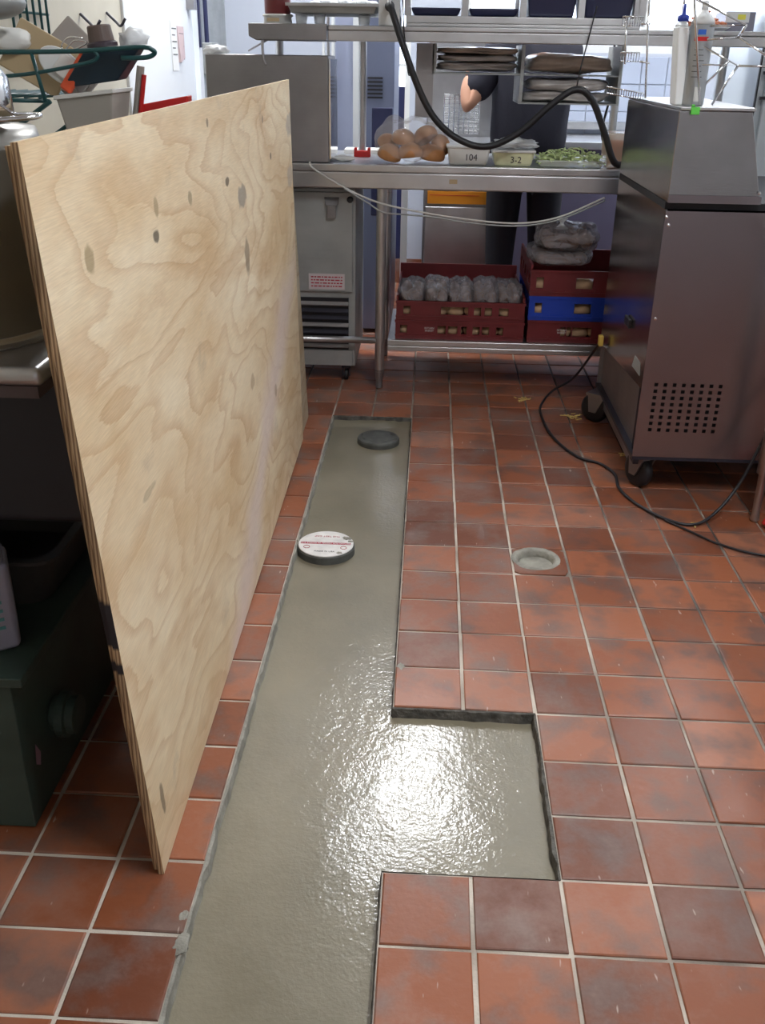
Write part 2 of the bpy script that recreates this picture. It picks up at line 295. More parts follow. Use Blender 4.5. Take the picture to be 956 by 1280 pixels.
# ---------------------------------------------------------------- helpers
class MB:
    def __init__(s): s.bm = bmesh.new()
    def box(s, x0, x1, y0, y1, z0, z1, M=None):
        vs = [s.bm.verts.new(p) for p in ((x0, y0, z0), (x1, y0, z0), (x1, y1, z0), (x0, y1, z0), (x0, y0, z1), (x1, y0, z1), (x1, y1, z1), (x0, y1, z1))]
        if M is not None:
            for v in vs: v.co = M @ v.co
        for f in ((3, 2, 1, 0), (4, 5, 6, 7), (0, 1, 5, 4), (1, 2, 6, 5), (2, 3, 7, 6), (3, 0, 4, 7)): s.bm.faces.new([vs[k] for k in f])
        return s
    def hull(s, bot, top):          # two rings of equal length, closed
        n = len(bot); a = [s.bm.verts.new(p) for p in bot]; b = [s.bm.verts.new(p) for p in top]
        s.bm.faces.new(a[::-1]); s.bm.faces.new(b)
        for k in range(n): s.bm.faces.new((a[k], a[(k+1) % n], b[(k+1) % n], b[k]))
        return s
    def tube(s, pts, r, n=10, closed=False, cap=True):
        pts = [Vector(p) for p in pts]; rings = []; N = len(pts)
        t0 = (pts[1] - pts[0]).normalized(); up = Vector((0, 0, 1)) if abs(t0.z) < .9 else Vector((1, 0, 0))
        nrm = t0.cross(up).normalized()
        for k in range(N):
            t = (pts[(k+1) % N] - pts[k-1]) if (closed or 0 < k < N-1) else (pts[1] - pts[0] if k == 0 else pts[-1] - pts[-2])
            t.normalize(); nrm = (nrm - t * nrm.dot(t)); nrm = nrm.normalized() if nrm.length > 1e-6 else t.orthogonal().normalized()
            bn = t.cross(nrm); rr = r[k] if isinstance(r, (list, tuple)) else r
            rings.append([s.bm.verts.new(pts[k] + (nrm * math.cos(2*PI*q/n) + bn * math.sin(2*PI*q/n)) * rr) for q in range(n)])
        for k in range(N if closed else N-1):
            A, B = rings[k], rings[(k+1) % N]
            for q in range(n): s.bm.faces.new((A[q], A[(q+1) % n], B[(q+1) % n], B[q]))
        if cap and not closed: s.bm.faces.new(rings[0][::-1]); s.bm.faces.new(rings[-1])
        return s
    def lathe(s, prof, c=(0, 0, 0), n=24, M=None, closed=False):
        rings = []
        for (r, z) in prof:
            r = max(r, 1e-4)
            rings.append([s.bm.verts.new((c[0] + r*math.cos(2*PI*q/n), c[1] + r*math.sin(2*PI*q/n), c[2] + z)) for q in range(n)])
        if M is not None:
            for R in rings:
                for v in R: v.co = M @ v.co
        for A, B in zip(rings, rings[1:]):
            for q in range(n): s.bm.faces.new((A[q], A[(q+1) % n], B[(q+1) % n], B[q]))
        s.bm.faces.new(rings[0][::-1]); s.bm.faces.new(rings[-1])
        return s
    def blob(s, c, rad, sub=3, amp=.0, fr=8, seed=0, flat=None, M=None):
        r = bmesh.ops.create_icosphere(s.bm, subdivisions=sub, radius=1)
        for v in r['verts']:
            d = v.co.copy(); n = noise.noise(d * fr * .3 + Vector((seed, seed*1.7, 0))) + .5*noise.noise(d * fr + Vector((seed, 0, seed)))
            p = Vector((d.x*rad[0], d.y*rad[1], d.z*rad[2])) * (1 + amp*n)
            if flat is not None: p.z = max(p.z, -flat)
            if M is not None: p = M @ p
            v.co = p + Vector(c)
        return s
    def build(s, name, m, parent=None, smooth=False, bevel=0, seg=2):
        bmesh.ops.recalc_face_normals(s.bm, faces=s.bm.faces[:])
        me = bpy.data.meshes.new(name)
        if parent is not None:
            root = parent
            while root.parent: root = root.parent
            off = parent_world(parent)
            for v in s.bm.verts: v.co -= off
        s.bm.to_mesh(me); s.bm.free(); me.materials.append(m)
        if smooth:
            for p in me.polygons: p.use_smooth = True
        o = bpy.data.objects.new(name, me); C.objects.link(o)
        if parent is not None: o.parent = parent
        if bevel:
            b = o.modifiers.new('bevel', 'BEVEL'); b.width = bevel; b.segments = seg; b.limit_method = 'ANGLE'; b.angle_limit = .6
            for p in me.polygons: p.use_smooth = True
            b.harden_normals = True
        return o

def parent_world(o):
    v = Vector((0, 0, 0))
    while o is not None: v += o.location; o = o.parent
    return v

def tag(o, label, cat, group=None, kind=None):
    o['label'] = label; o['category'] = cat
    if group: o['group'] = group
    if kind: o['kind'] = kind
    return o

def thing(name, label, cat, loc, group=None):
    o = bpy.data.objects.new(name, None); C.objects.link(o); o.location = loc; o.empty_display_size = .05
    return tag(o, label, cat, group)

def struct(o): o['kind'] = 'structure'; return o

def dup(root, loc, label=None):
    r = root.copy(); C.objects.link(r); r.location = loc
    if label: r['label'] = label
    for ch in list(root.children):
        c = ch.copy(); C.objects.link(c); c.parent = r
        for g in ch.children:
            d = g.copy(); C.objects.link(d); d.parent = c
    return r

def smooth_path(pts, n=8, closed=False):
    P = [Vector(p) for p in pts]; out = []
    K = len(P)
    for k in range(K if closed else K-1):
        a = P[k-1] if (k > 0 or closed) else P[0]*2 - P[1]
        b, c = P[k], P[(k+1) % K]; d = P[(k+2) % K] if (k+2 < K or closed) else c*2 - b
        for q in range(n):
            t = q / n
            out.append(.5*((2*b) + (c-a)*t + (2*a-5*b+4*c-d)*t*t + (3*b-a-3*c+d)*t**3))
    if not closed: out.append(P[-1])
    return out

def text_mesh(name, body, size, m, parent, M, extrude=.0004):
    cu = bpy.data.curves.new(name, 'FONT'); cu.body = body; cu.size = size; cu.extrude = extrude; cu.align_x = 'CENTER'; cu.align_y = 'CENTER'
    o = bpy.data.objects.new('tmp', cu); C.objects.link(o); dg = bpy.context.evaluated_depsgraph_get()
    me = bpy.data.meshes.new_from_object(o.evaluated_get(dg)); bpy.data.objects.remove(o)
    me.name = name; me.transform(Matrix.Translation(-parent_world(parent)) @ M); me.materials.clear(); me.materials.append(m)
    t = bpy.data.objects.new(name, me); C.objects.link(t); t.parent = parent
    return t
FRONT = Matrix.Rotation(PI/2, 4, 'X')       # text standing up, facing -y

def pillow(c, rad, amp=.05, fr=6, seed=0, sub=5, n=4.5, wr=0.0):
    mb = MB(); r = bmesh.ops.create_icosphere(mb.bm, subdivisions=sub, radius=1)
    for v in r['verts']:
        d = v.co.copy(); q = (abs(d.x)**n + abs(d.y)**n + abs(d.z)**n)**(1/n)
        k = noise.noise(d*fr*.4 + Vector((seed, 2*seed, 0))); k2 = 1 - abs(noise.noise(d*fr + Vector((seed, 0, seed))))*2
        d = d / q; v.co = Vector((d.x*rad[0]*(1+amp*k*.5), d.y*rad[1]*(1+amp*k*.5), d.z*rad[2]*(1 + amp*k*2 + wr*k2*(d.z > -.5)))) + Vector(c)
    return mb

def displace(o, amp, fr, sub=0):
    me = o.data
    for v in me.vertices:
        v.co += v.normal * amp * noise.noise(v.co * fr)

# ================================================================ SETTING
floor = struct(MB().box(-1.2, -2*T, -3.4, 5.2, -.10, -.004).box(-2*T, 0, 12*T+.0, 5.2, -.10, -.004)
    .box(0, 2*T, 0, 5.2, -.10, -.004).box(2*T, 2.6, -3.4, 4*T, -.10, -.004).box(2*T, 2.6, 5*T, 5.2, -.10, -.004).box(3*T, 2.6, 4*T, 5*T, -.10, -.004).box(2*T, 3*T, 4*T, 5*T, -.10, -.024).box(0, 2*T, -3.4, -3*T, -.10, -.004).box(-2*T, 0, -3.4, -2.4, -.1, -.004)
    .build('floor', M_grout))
# tiles
def tile_mesh(name, seed):
    rnd = random.Random(seed); b = bmesh.new(); h = .0762; z1 = 0
    def ring(s, z, j=.0006): return [b.verts.new((sx*s + rnd.uniform(-j, j), sy*s + rnd.uniform(-j, j), z + rnd.uniform(-.0002, .0002))) for sx, sy in ((-1, -1), (1, -1), (1, 1), (-1, 1))]
    A = ring(h, -.014); B = ring(h, -.0018); D = ring(h - .0022, 0)
    for P_, Q in ((A, B), (B, D)):
        for k in range(4): b.faces.new((P_[k], P_[(k+1) % 4], Q[(k+1) % 4], Q[k]))
    b.faces.new(D)
    me = bpy.data.meshes.new(name); b.to_mesh(me); b.free(); me.materials.append(M_tile)
    return me
tmeshes = [tile_mesh('tile', k) for k in range(5)]
def in_trench(i, y0):               # i = column index, y0 = lower y of cell
    j = round(y0 / T)
    if -2 <= i < 0 and j < 12 and j >= -14: return True
    if 0 <= i < 2 and -3 <= j < 0: return True
    return False
cam_loc = Vector((0.0454, -1.7556, 1.3216))
cells = []
for i in range(-7, 16):
    for j in range(-20, 31):
        if in_trench(i, j*T) or (i, j) == (2, 4): continue
        c = Vector(((i+.5)*T, (j+.5)*T, 0)); d = c - cam_loc; z = d.dot(_f)
        vis = False
        if z > .3:
            px = 478 + 1195.5*d.dot(_r)/z; py = 640 - 1195.5*d.dot(_u)/z
            vis = -60 < px < 1016 and 330 < py < 1380
            if i < -4 and j > -2: vis = False
            if j >= 16 or (i >= 7 and j > 6): vis = False
        cells.append((0 if vis else 1, d.length, i, j, c))
cells.sort()
nparts = 0; rest = bmesh.new(); rt = bmesh.new()
for vis, dl, i, j, c in cells:
    rnd = random.Random(i*1000 + j)
    dz = rnd.uniform(-.0008, .0006); rot = rnd.uniform(-.006, .006)
    if vis == 0 and nparts < 296:
        o = bpy.data.objects.new('tile', tmeshes[rnd.randrange(5)]); C.objects.link(o); o.parent = floor
        o.location = c + Vector((rnd.uniform(-.0008, .0008), rnd.uniform(-.0008, .0008), dz)); o.rotation_euler = (rnd.uniform(-.004, .004), rnd.uniform(-.004, .004), rot); nparts += 1
    else:
        me = tmeshes[rnd.randrange(5)]; q = len(rt.verts); rt.from_mesh(me); rt.verts.ensure_lookup_table()
        for v in rt.verts[q:]: v.co += c + Vector((0, 0, dz))
me = bpy.data.meshes.new('tile_field'); rt.to_mesh(me); rt.free()
if not me.materials: me.materials.append(M_tile)
o = bpy.data.objects.new('tile_field', me); C.objects.link(o); o.parent = floor; o['kind'] = 'stuff'
# tile with the cut cleanout hole
b = bmesh.new(); cx, cy, hr = 2.44*T, 4.60*T, .055; n = 32
x0, y0 = 2*T+.0038, 4*T+.0038; x1, y1 = 3*T-.0038, 5*T-.0038
inner, outer, innb, outb = [], [], [], []
for k in range(n):
    a = 2*PI*(k+.5)/n; dx, dy = math.cos(a), math.sin(a)
    t = min([(x1-cx)/dx if dx > 0 else (x0-cx)/dx, (y1-cy)/dy if dy > 0 else (y0-cy)/dy])
    t = max(t, hr*1.02 + .001) if False else t
    ri = min(.0595, t*.98)
    inner.append(b.verts.new((cx+dx*ri, cy+dy*ri, 0))); innb.append(b.verts.new((cx+dx*ri, cy+dy*ri, -.03)))
    outer.append(b.verts.new((cx+dx*t, cy+dy*t, 0))); outb.append(b.verts.new((cx+dx*t, cy+dy*t, -.014)))
for k in range(n):
    q = (k+1) % n
    b.faces.new((inner[k], outer[k], outer[q], inner[q])); b.faces.new((innb[k], inner[k], inner[q], innb[q])); b.faces.new((outer[k], outb[k], outb[q], outer[q]))
me = bpy.data.meshes.new('tile'); b.to_mesh(me); b.free(); me.materials.append(M_tile)
o = bpy.data.objects.new('tile', me); C.objects.link(o); o.parent = floor; o['label'] = 'tile with a round cleanout hole cut through it'
b = bmesh.new(); A = []
for k in range(n):
    a = 2*PI*(k+.5)/n; dx, dy = math.cos(a), math.sin(a)
    t = min([(3*T-cx)/dx if dx > 0 else (2*T-cx)/dx, (5*T-cy)/dy if dy > 0 else (4*T-cy)/dy])
    A.append([b.verts.new((cx+dx*q, cy+dy*q, z)) for q, z in ((hr, -.024), (hr, -.0042), (t, -.0042))])
for sx, sy in ((2, 4), (3, 4), (3, 5), (2, 5)):      # square off the corners
    cv = b.verts.new((sx*T, sy*T, -.0042)); an = math.atan2(sy*T-cy, sx*T-cx) % (2*PI); k = int((an/(2*PI))*n - .5) % n
    b.faces.new((A[k][2], cv, A[(k+1) % n][2]))
for k in range(n):
    P_, Q = A[k], A[(k+1) % n]
    for q in range(2): b.faces.new((P_[q], P_[q+1], Q[q+1], Q[q]))
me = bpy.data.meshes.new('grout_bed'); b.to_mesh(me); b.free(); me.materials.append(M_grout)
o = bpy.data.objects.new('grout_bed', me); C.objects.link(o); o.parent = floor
# cleanout: rough cement collar, darker recess
cl = thing('floor_cleanout', 'round hole cut in red floor tile, filled low with grey concrete', 'floor cleanout', (cx, cy, 0))
bm_ = MB(); rings = []
for (r, z) in ((.071, .0006), (.063, .0022), (.057, .001), (.052, -.004), (.050, -.023)): rings.append((r, z))
vr = []
for (r, z) in rings:
    vr.append([bm_.bm.verts.new((cx + r*(1+.05*noise.noise(Vector((math.cos(2*PI*k/48)*3, math.sin(2*PI*k/48)*3, r*40))))*math.cos(2*PI*k/48), cy + r*(1+.05*noise.noise(Vector((math.cos(2*PI*k/48)*3, math.sin(2*PI*k/48)*3, r*40))))*math.sin(2*PI*k/48), z)) for k in range(48)])
for A, B in zip(vr, vr[1:]):
    for k in range(48): bm_.bm.faces.new((A[k], A[(k+1) % 48], B[(k+1) % 48], B[k]))
bm_.build('cement_collar', M_lip, cl, smooth=True)
MB().lathe([(.060, -.0239), (.060, -.021), (.045, -.0175), (.0, -.0155)], (cx, cy, 0), 40).build('concrete_fill', M_lip, cl, smooth=True)

# wet concrete
bm_ = bmesh.new(); vmap = {}
def inside(x, y):
    return (-2*T-.004 <= x <= .004 and -2.3 <= y <= 12*T+.004) or (0 <= x <= 2*T+.004 and -3*T-.004 <= y <= .004)
S = .01
def vert(i, j):
    k = (i, j)
    if k not in vmap:
        x = min(max(i*S, -2*T-.004), 2*T+.004); y = min(max(j*S, -2.3), 12*T+.004)
        if not inside(x, y): x = min(x, .004)
        h = -.027 + .0020*noise.noise(Vector((x*5, y*4, 0))) + .0005*noise.noise(Vector((x*22, y*17, 3))) + .0003*noise.noise(Vector((x*60, y*60, 5)))
        if y > 1.72: h += max(0, (y-1.86))*.18
        vmap[k] = bm_.verts.new((x, y, h))
    return vmap[k]
for i in range(-33, 33):
    for j in range(-230, 193):
        xc, yc = (i+.5)*S, (j+.5)*S
        if (-.33 < xc < 0 and yc < 1.93) or (0 <= xc < .33 and -.485 < yc < .0):
            bm_.faces.new((vert(i, j), vert(i+1, j), vert(i+1, j+1), vert(i, j+1)))
me = bpy.data.meshes.new('wet_concrete'); bm_.to_mesh(me); bm_.free(); me.materials.append(M_conc)
for p in me.polygons: p.use_smooth = True
conc = bpy.data.objects.new('wet_concrete', me); C.objects.link(conc)
tag(conc, 'freshly poured wet grey concrete filling the trench between the red tiles', 'concrete', kind='stuff')
# rough mortar edges of the trench
tr = thing('trench_edge', 'rough grey mortar edge left around the trench cut through the tiles', 'mortar edge', (0, 0, 0))
def rough_strip(p0, p1, nx, ny, w=.006, name='mortar_edge', m=M_rough, top=-.0012, bot=-.034):
    p0 = Vector((*p0, 0)); p1 = Vector((*p1, 0)); n = max(4, int((p1-p0).length/.012)); mb = MB(); R = []
    for k in range(n+1):
        p = p0.lerp(p1, k/n); ww = w*(.65 + .7*noise.noise(Vector((p.x*30, p.y*30, 1)))); tt = top + .001*noise.noise(Vector((p.x*40, p.y*40, 7)))
        ww = max(ww, .001)
        R.append([mb.bm.verts.new((p.x, p.y, bot)), mb.bm.verts.new((p.x, p.y, tt)), mb.bm.verts.new((p.x+nx*ww, p.y+ny*ww, tt-.002)), mb.bm.verts.new((p.x+nx*(ww+.003), p.y+ny*(ww+.003), bot))])
    for A, B in zip(R, R[1:]):
        for q in range(4): mb.bm.faces.new((A[q], A[(q+1) % 4], B[(q+1) % 4], B[q]))
    mb.bm.faces.new(R[0]); mb.bm.faces.new(R[-1][::-1])
    return mb.build(name, m, tr)
rough_strip((-2*T-.001, -2.3), (-2*T-.001, 12*T), 1, 0, .007, m=M_lip)
rough_strip((0.001, 0), (0.001, 12*T), -1, 0, .003)
rough_strip((0.001, -2.3), (0.001, -3*T), -1, 0, .003)
rough_strip((0, .001), (2*T, .001), 0, -1, .006)
rough_strip((2*T+.001, -3*T), (2*T+.001, 0), -1, 0, .008)
rough_strip((0, -3*T-.001), (2*T, -3*T-.001), 0, 1, .002)
rough_strip((-2*T, 12*T+.001), (0, 12*T+.001), 0, -1, .010)
for (x, y, s, sd) in ((.014, .158, .016, 3), (-.322, -.66, .022, 5), (-.315, .80, .010, 8), (-.33, -.60, .012, 6)):
    MB().blob((x, y, -.001), (s*.6, s, .0025), 4, .35, 4, sd).build('mortar_lump', M_lip, tr, smooth=True)

# walls, ceiling
XL, XR, YB, YF, ZC = -1.2, 2.5, 4.5, -3.4, 2.75
struct(MB().box(XL-.1, XL, YF, 2.44, 0, ZC).box(XL-.1, XL, 3.82, YB, 0, ZC).box(XL-.1, XL, 2.44, 3.82, 2.1, ZC).build('wall_left', M_wallb))
struct(MB().box(XR, XR+.1, YF, YB, 0, ZC).build('wall_right', M_wallw))
struct(MB().box(XL-.1, XR+.1, YF-.1, YF, 0, ZC).build('wall_front', M_wallw))
struct(MB().box(XL-.1, XR+.1, YF-.1, YB+.1, ZC, ZC+.05).build('ceiling', M_ceil))
# back wall with a glazed door opening and a band of windows
wb = MB().box(XL-.1, -.40, YB, YB+.1, 0, ZC).box(-.40, -.10, YB, YB+.1, 2.1, ZC).box(-.10, .20, YB, YB+.1, 0, ZC).box(.20, XR+.1, YB, YB+.1, 0, 1.36).box(.20, XR+.1, YB, YB+.1, 2.25, ZC).box(2.3, XR+.1, YB, YB+.1, 1.36, 2.25)
wall_back = struct(wb.build('wall_back', mat('grey_wall_paint', (.42, .45, .52), .5)))
tm = bpy.data.meshes.new('wall_tile'); bb = MB().box(-.073, .073, -.008, 0, -.073, .073).bm
bmesh.ops.bevel(bb, geom=[e for e in bb.edges], offset=.003, segments=1, affect='EDGES'); bb.to_mesh(tm); bb.free(); tm.materials.append(M_walltile)
for i in range(9):
    for k in range(6):
        o = bpy.data.objects.new('wall_tile', tm); C.objects.link(o); o.parent = wall_back; o.location = (.28 + i*.15, YB, .52 + k*.15)
def window(n, x0, x1, z0, z1, mull):
    w_ = bpy.data.objects.new('window_%d' % n, None); C.objects.link(w_); w_.location = (x0, YB, z0); struct(w_)
    f = MB()
    f.box(x0, x1, YB+.01, YB+.06, z0, z0+.04).box(x0, x1, YB+.01, YB+.06, z1-.04, z1).box(x0, x0+.04, YB+.01, YB+.06, z0+.041, z1-.041).box(x1-.04, x1, YB+.01, YB+.06, z0+.041, z1-.041)
    for q in range(1, mull):
        xx = x0 + (x1-x0)*q/mull; f.box(xx-.02, xx+.02, YB+.015, YB+.055, z0+.041, z1-.041)
    f.build('window_frame', M_offw, w_)
    for q in range(mull):
        a = x0 + (x1-x0)*q/mull + .02; b2 = x0 + (x1-x0)*(q+1)/mull - .02
        MB().box(a, b2, YB+.03, YB+.036, z0+.04, z1-.04).build('pane', M_glass, w_)
window(1, .20, 2.3, 1.36, 2.25, 4)
d2 = bpy.data.objects.new('door_2', None); C.objects.link(d2); d2.location = (-.40, YB, 0); struct(d2)
MB().box(-.40, -.37, YB, YB+.07, 0, 2.1).box(-.13, -.10, YB, YB+.07, 0, 2.1).box(-.37, -.13, YB, YB+.07, 2.02, 2.1).build('door_frame', M_offw, d2)
MB().box(-.37, -.13, YB+.02, YB+.06, 0, 1.16).build('door_panel', M_navy, d2)
MB().box(-.37, -.13, YB+.02, YB+.06, 1.27, 1.285).build('glazing_bar', M_offw, d2)
MB().box(-.37, -.13, YB+.03, YB+.036, 1.16, 2.02).build('pane', M_glass, d2)
# white door in the left wall
d1 = bpy.data.objects.new('door_1', None); C.objects.link(d1); d1.location = (XL, 2.44, 0); struct(d1)
MB().box(XL-.06, XL-.01, 2.60, 3.72, .02, 2.0).build('door_leaf', M_white, d1, bevel=.003)
MB().box(XL-.06, XL+.012, 2.44, 2.58, 0, 2.1).box(XL-.06, XL+.012, 3.74, 3.82, 0, 2.1).box(XL-.06, XL+.012, 2.58, 3.74, 2.02, 2.1).build('door_frame', M_wallw, d1, bevel=.004)
MB().box(XL-.01, XL-.004, 2.592, 2.60, .02, 2.0).build('door_gap', M_black, d1)
MB().box(XL-.01, XL+.03, 3.60, 3.66, 1.52, 1.72).build('door_closer', M_steelD, d1)
MB().box(XL+.012, XL+.022, 3.745, 3.775, 1.35, 2.0).build('door_strip', M_navy, d1)
for (ya, yb, za, zb, sk) in ((3.24, 3.36, 1.245, 1.46, .0), (3.37, 3.50, 1.28, 1.44, .02)):
    p = thing('posted_notice', 'white paper notice taped on the white door' if sk == 0 else 'white paper notice with curled corner beside the longer notice on the white door', 'notice', (XL-.008, ya, za))
    MB().hull([(XL-.009, ya, za), (XL-.009, yb, za+sk), (XL-.009, yb, zb), (XL-.009, ya, zb)], [(XL-.005+sk*.5, ya, za), (XL-.007, yb, za+sk), (XL-.007, yb, zb), (XL-.007, ya, zb)]).build('sheet', M_paper if sk == 0 else mat('pinkish_paper', (.55, .42, .42), .8), p)
    mbx = MB()
    for q in range(5): mbx.box(XL-.006, XL-.0045, ya+.02, yb-.02-(q % 2)*.03, zb-.035-q*.028, zb-.03-q*.028)
    mbx.build('print', M_cap, p)
struct(MB().box(XL, XL+.006, 3.83, YB, 0, ZC).build('trim_1', M_galv))
struct(MB().box(XL, XL+.012, YF, 2.44, 0, .15).build('baseboard_left', M_tile))
struct(MB().box(XL, XR, YB-.012, YB-.0001, 0, .15).build('baseboard_back', M_tile))

# ceiling lights
def ceiling_light(x, y, label, lx=.30, ly=.60):
    t = thing('ceiling_light', label, 'light', (x, y, ZC))
    MB().box(x-lx-.03, x+lx+.03, y-ly-.03, y-ly, ZC-.03, ZC-.001).box(x-lx-.03, x+lx+.03, y+ly, y+ly+.03, ZC-.03, ZC-.001).box(x-lx-.03, x-lx, y-ly, y+ly, ZC-.03, ZC-.001).box(x+lx, x+lx+.03, y-ly, y+ly, ZC-.03, ZC-.001).build('frame', M_white, t)
    MB().box(x-lx, x+lx, y-ly, y+ly, ZC-.025, ZC-.01).build('diffuser', M_lamp, t)
ceiling_light(.06, 2.95, 'ceiling light above the work table', .16, .50)
ceiling_light(.85, -.65, 'ceiling light above the near end of the trench', .16, .60)
ceiling_light(-1.0, 3.15, 'added unseen ceiling light that brightens the white door', .14, .45)  # added lamp out of view, only there to whiten the left door
ceiling_light(1.8, 3.2, 'ceiling light at the back right', .16, .50)

# ================================================================ PLYWOOD
def ply_sheet(name, label, b0, b1, t0, t1, th, uvoff=0, face_m=None):
    b0, b1, t0, t1 = map(Vector, (b0, b1, t0, t1)); NU, NV = 40, 20; n = (b1-b0).cross(t0-b0).normalized()      # towards -x?
    if n.x > 0: n = -n
    bm = bmesh.new(); uvl = bm.loops.layers.uv.new('UVMap'); F, Bk = {}, {}
    for i in range(NU+1):
        for j in range(NV+1):
            u, v = i/NU, j/NV; p = b0.lerp(b1, u).lerp(t0.lerp(t1, u), v)
            F[i, j] = bm.verts.new(p); Bk[i, j] = bm.verts.new(p + n*th)
    def face(vs, uvs, mi, sm=False):
        f = bm.faces.new(vs); f.material_index = mi
        for l, q in zip(f.loops, uvs): l[uvl].uv = q
    L_ = (b1-b0).length; H_ = (t0-b0).length; U0 = uvoff
    g = lambda i, j: (U0 + i/NU*L_, j/NV*H_)
    for i in range(NU):
        for j in range(NV):
            q = [(i, j), (i+1, j), (i+1, j+1), (i, j+1)]
            face([F[k] for k in q], [g(*k) for k in q], 0); face([Bk[k] for k in q[::-1]], [g(*k) for k in q[::-1]], 0)
    for i in range(NU):
        face([F[i+1, 0], F[i, 0], Bk[i, 0], Bk[i+1, 0]], [g(i, 0)]*4, 1); face([F[i, NV], F[i+1, NV], Bk[i+1, NV], Bk[i, NV]], [g(i, 0)]*4, 2)
    for j in range(NV):
        face([F[0, j], F[0, j+1], Bk[0, j+1], Bk[0, j]], [g(0, j)]*4, 1); face([F[NU, j+1], F[NU, j], Bk[NU, j], Bk[NU, j+1]], [g(0, j)]*4, 1)
    bmesh.ops.recalc_face_normals(bm, faces=bm.faces[:])
    me = bpy.data.meshes.new(name); bm.to_mesh(me); bm.free(); face_m = face_m or M_ply; me.materials.append(face_m); me.materials.append(M_plyedge); me.materials.append(face_m)
    o = bpy.data.objects.new(name, me); C.objects.link(o)
    return tag(o, label, 'plywood')
ply_sheet('plywood_sheet', 'large pale plywood sheet standing on edge beside the trench, leaning left, knots and swirled grain', (-.386, -.515, .001), (-.402, 1.60, .014), (-.478, -.488, 1.217), (-.459, 1.862, 1.245), .010)
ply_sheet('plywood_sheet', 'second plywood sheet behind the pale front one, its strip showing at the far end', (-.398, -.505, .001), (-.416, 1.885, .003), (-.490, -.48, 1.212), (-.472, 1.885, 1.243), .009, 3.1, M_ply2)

# ================================================================ WORK TABLE
tb = thing('work_table', 'long stainless steel work table with food tubs on top and crates on its lower shelf', 'table', (0, 2.5, 0))
TY0, TY1 = 2.25, 2.86
MB().box(-1.0, 1.28, TY0, TY1, .905, .935).box(-1.0, 1.28, TY0, TY0+.03, .842, .905).box(-1.0, 1.28, TY1-.03, TY1, .85, .905).build('table_top', M_steelH, tb, bevel=.006, seg=3)
for (x, y) in ((-.152, TY0+.045), (-.95, TY0+.045), (1.2, TY0+.045), (-.152, TY1-.06), (-.95, TY1-.06), (1.2, TY1-.06)):
    lg = MB().lathe([(.0205, .075), (.0205, .86)], (x, y, 0), 20).build('leg', M_steel, tb, smooth=False)
    MB().lathe([(.012, 0), (.016, .004), (.014, .03), (.019, .06), (.0208, .078), (.0208, .085)], (x, y, 0), 18).build('foot', M_steelD, lg)
MB().box(-.118, 1.19, TY0+.01, TY1-.03, .200, .226).box(-.118, 1.19, TY0+.01, TY0+.024, .178, .2).build('lower_shelf', M_steelH, tb, bevel=.004)
MB().tube([(-.93, TY0+.045, .212), (-.155, TY0+.045, .212)], .014, 14).build('cross_rail', M_steel, tb, smooth=True)
MB().box(.118, .15, TY0-.001, TY0, .868, .885).build('sticker', M_tan, tb)

# overshelf on posts
sh = thing('over_shelf', 'stainless steel overshelf on tall posts above the work table', 'shelf', (0, 2.5, .935))
MB().box(-.36, 1.28, 2.24, 2.66, 1.408, 1.425).box(-.36, 1.28, 2.24, 2.262, 1.372, 1.408).build('shelf_board', M_steelH, sh, bevel=.004)
l2 = MB().hull([(-.66, 2.235, 1.385), (-.63, 2.235, 1.373), (-.365, 2.235, 1.373), (-.365, 2.64, 1.373), (-.66, 2.64, 1.373)], [(-.66, 2.235, 1.428), (-.63, 2.235, 1.428), (-.365, 2.235, 1.428), (-.365, 2.64, 1.428), (-.66, 2.64, 1.428)]).build('shelf_board', M_steelD, sh, bevel=.003)
l2['label'] = 'shorter dull left shelf board'
for (x, y) in ((-.255, 2.62), (.80, 2.62), (1.22, 2.62), (-.60, 2.62)):
    MB().lathe([(.0165, .936), (.0165, 1.40)], (x, y, 0), 18).build('post', M_steel, sh)
MB().tube(smooth_path([(-.61, 2.27, 1.38), (-.605, 2.215, 1.36), (-.60, 2.20, 1.31), (-.59, 2.195, 1.285)], 5), .005, 8).build('hook', M_steelD, sh, smooth=True)
MB().tube([(-.60, 2.30, 1.372), (-.69, 2.40, 1.335)], .004, 8).build('brace', M_steelD, sh)

# dull steel box standing on the left of the table
bx = thing('steel_box', 'wide dull steel cabinet box standing on the left end of the work table', 'box', (-.6, 2.4, .936))
MB().box(-.838, -.362, 2.265, 2.56, .936, 1.322).build('body', M_steelD, bx, bevel=.006)
MB().box(-.361, -.355, 2.27, 2.55, .95, 1.31).build('edge_trim', M_chrome, bx)
bg_ = MB().blob((-.80, 2.30, 1.332), (.05, .035, .022), 3, .35, 8, 4, flat=.012).build('plastic_wrapper', M_filmw, smooth=True)
tag(bg_, 'crumpled white plastic wrapper on top of the dull steel box', 'wrapper')

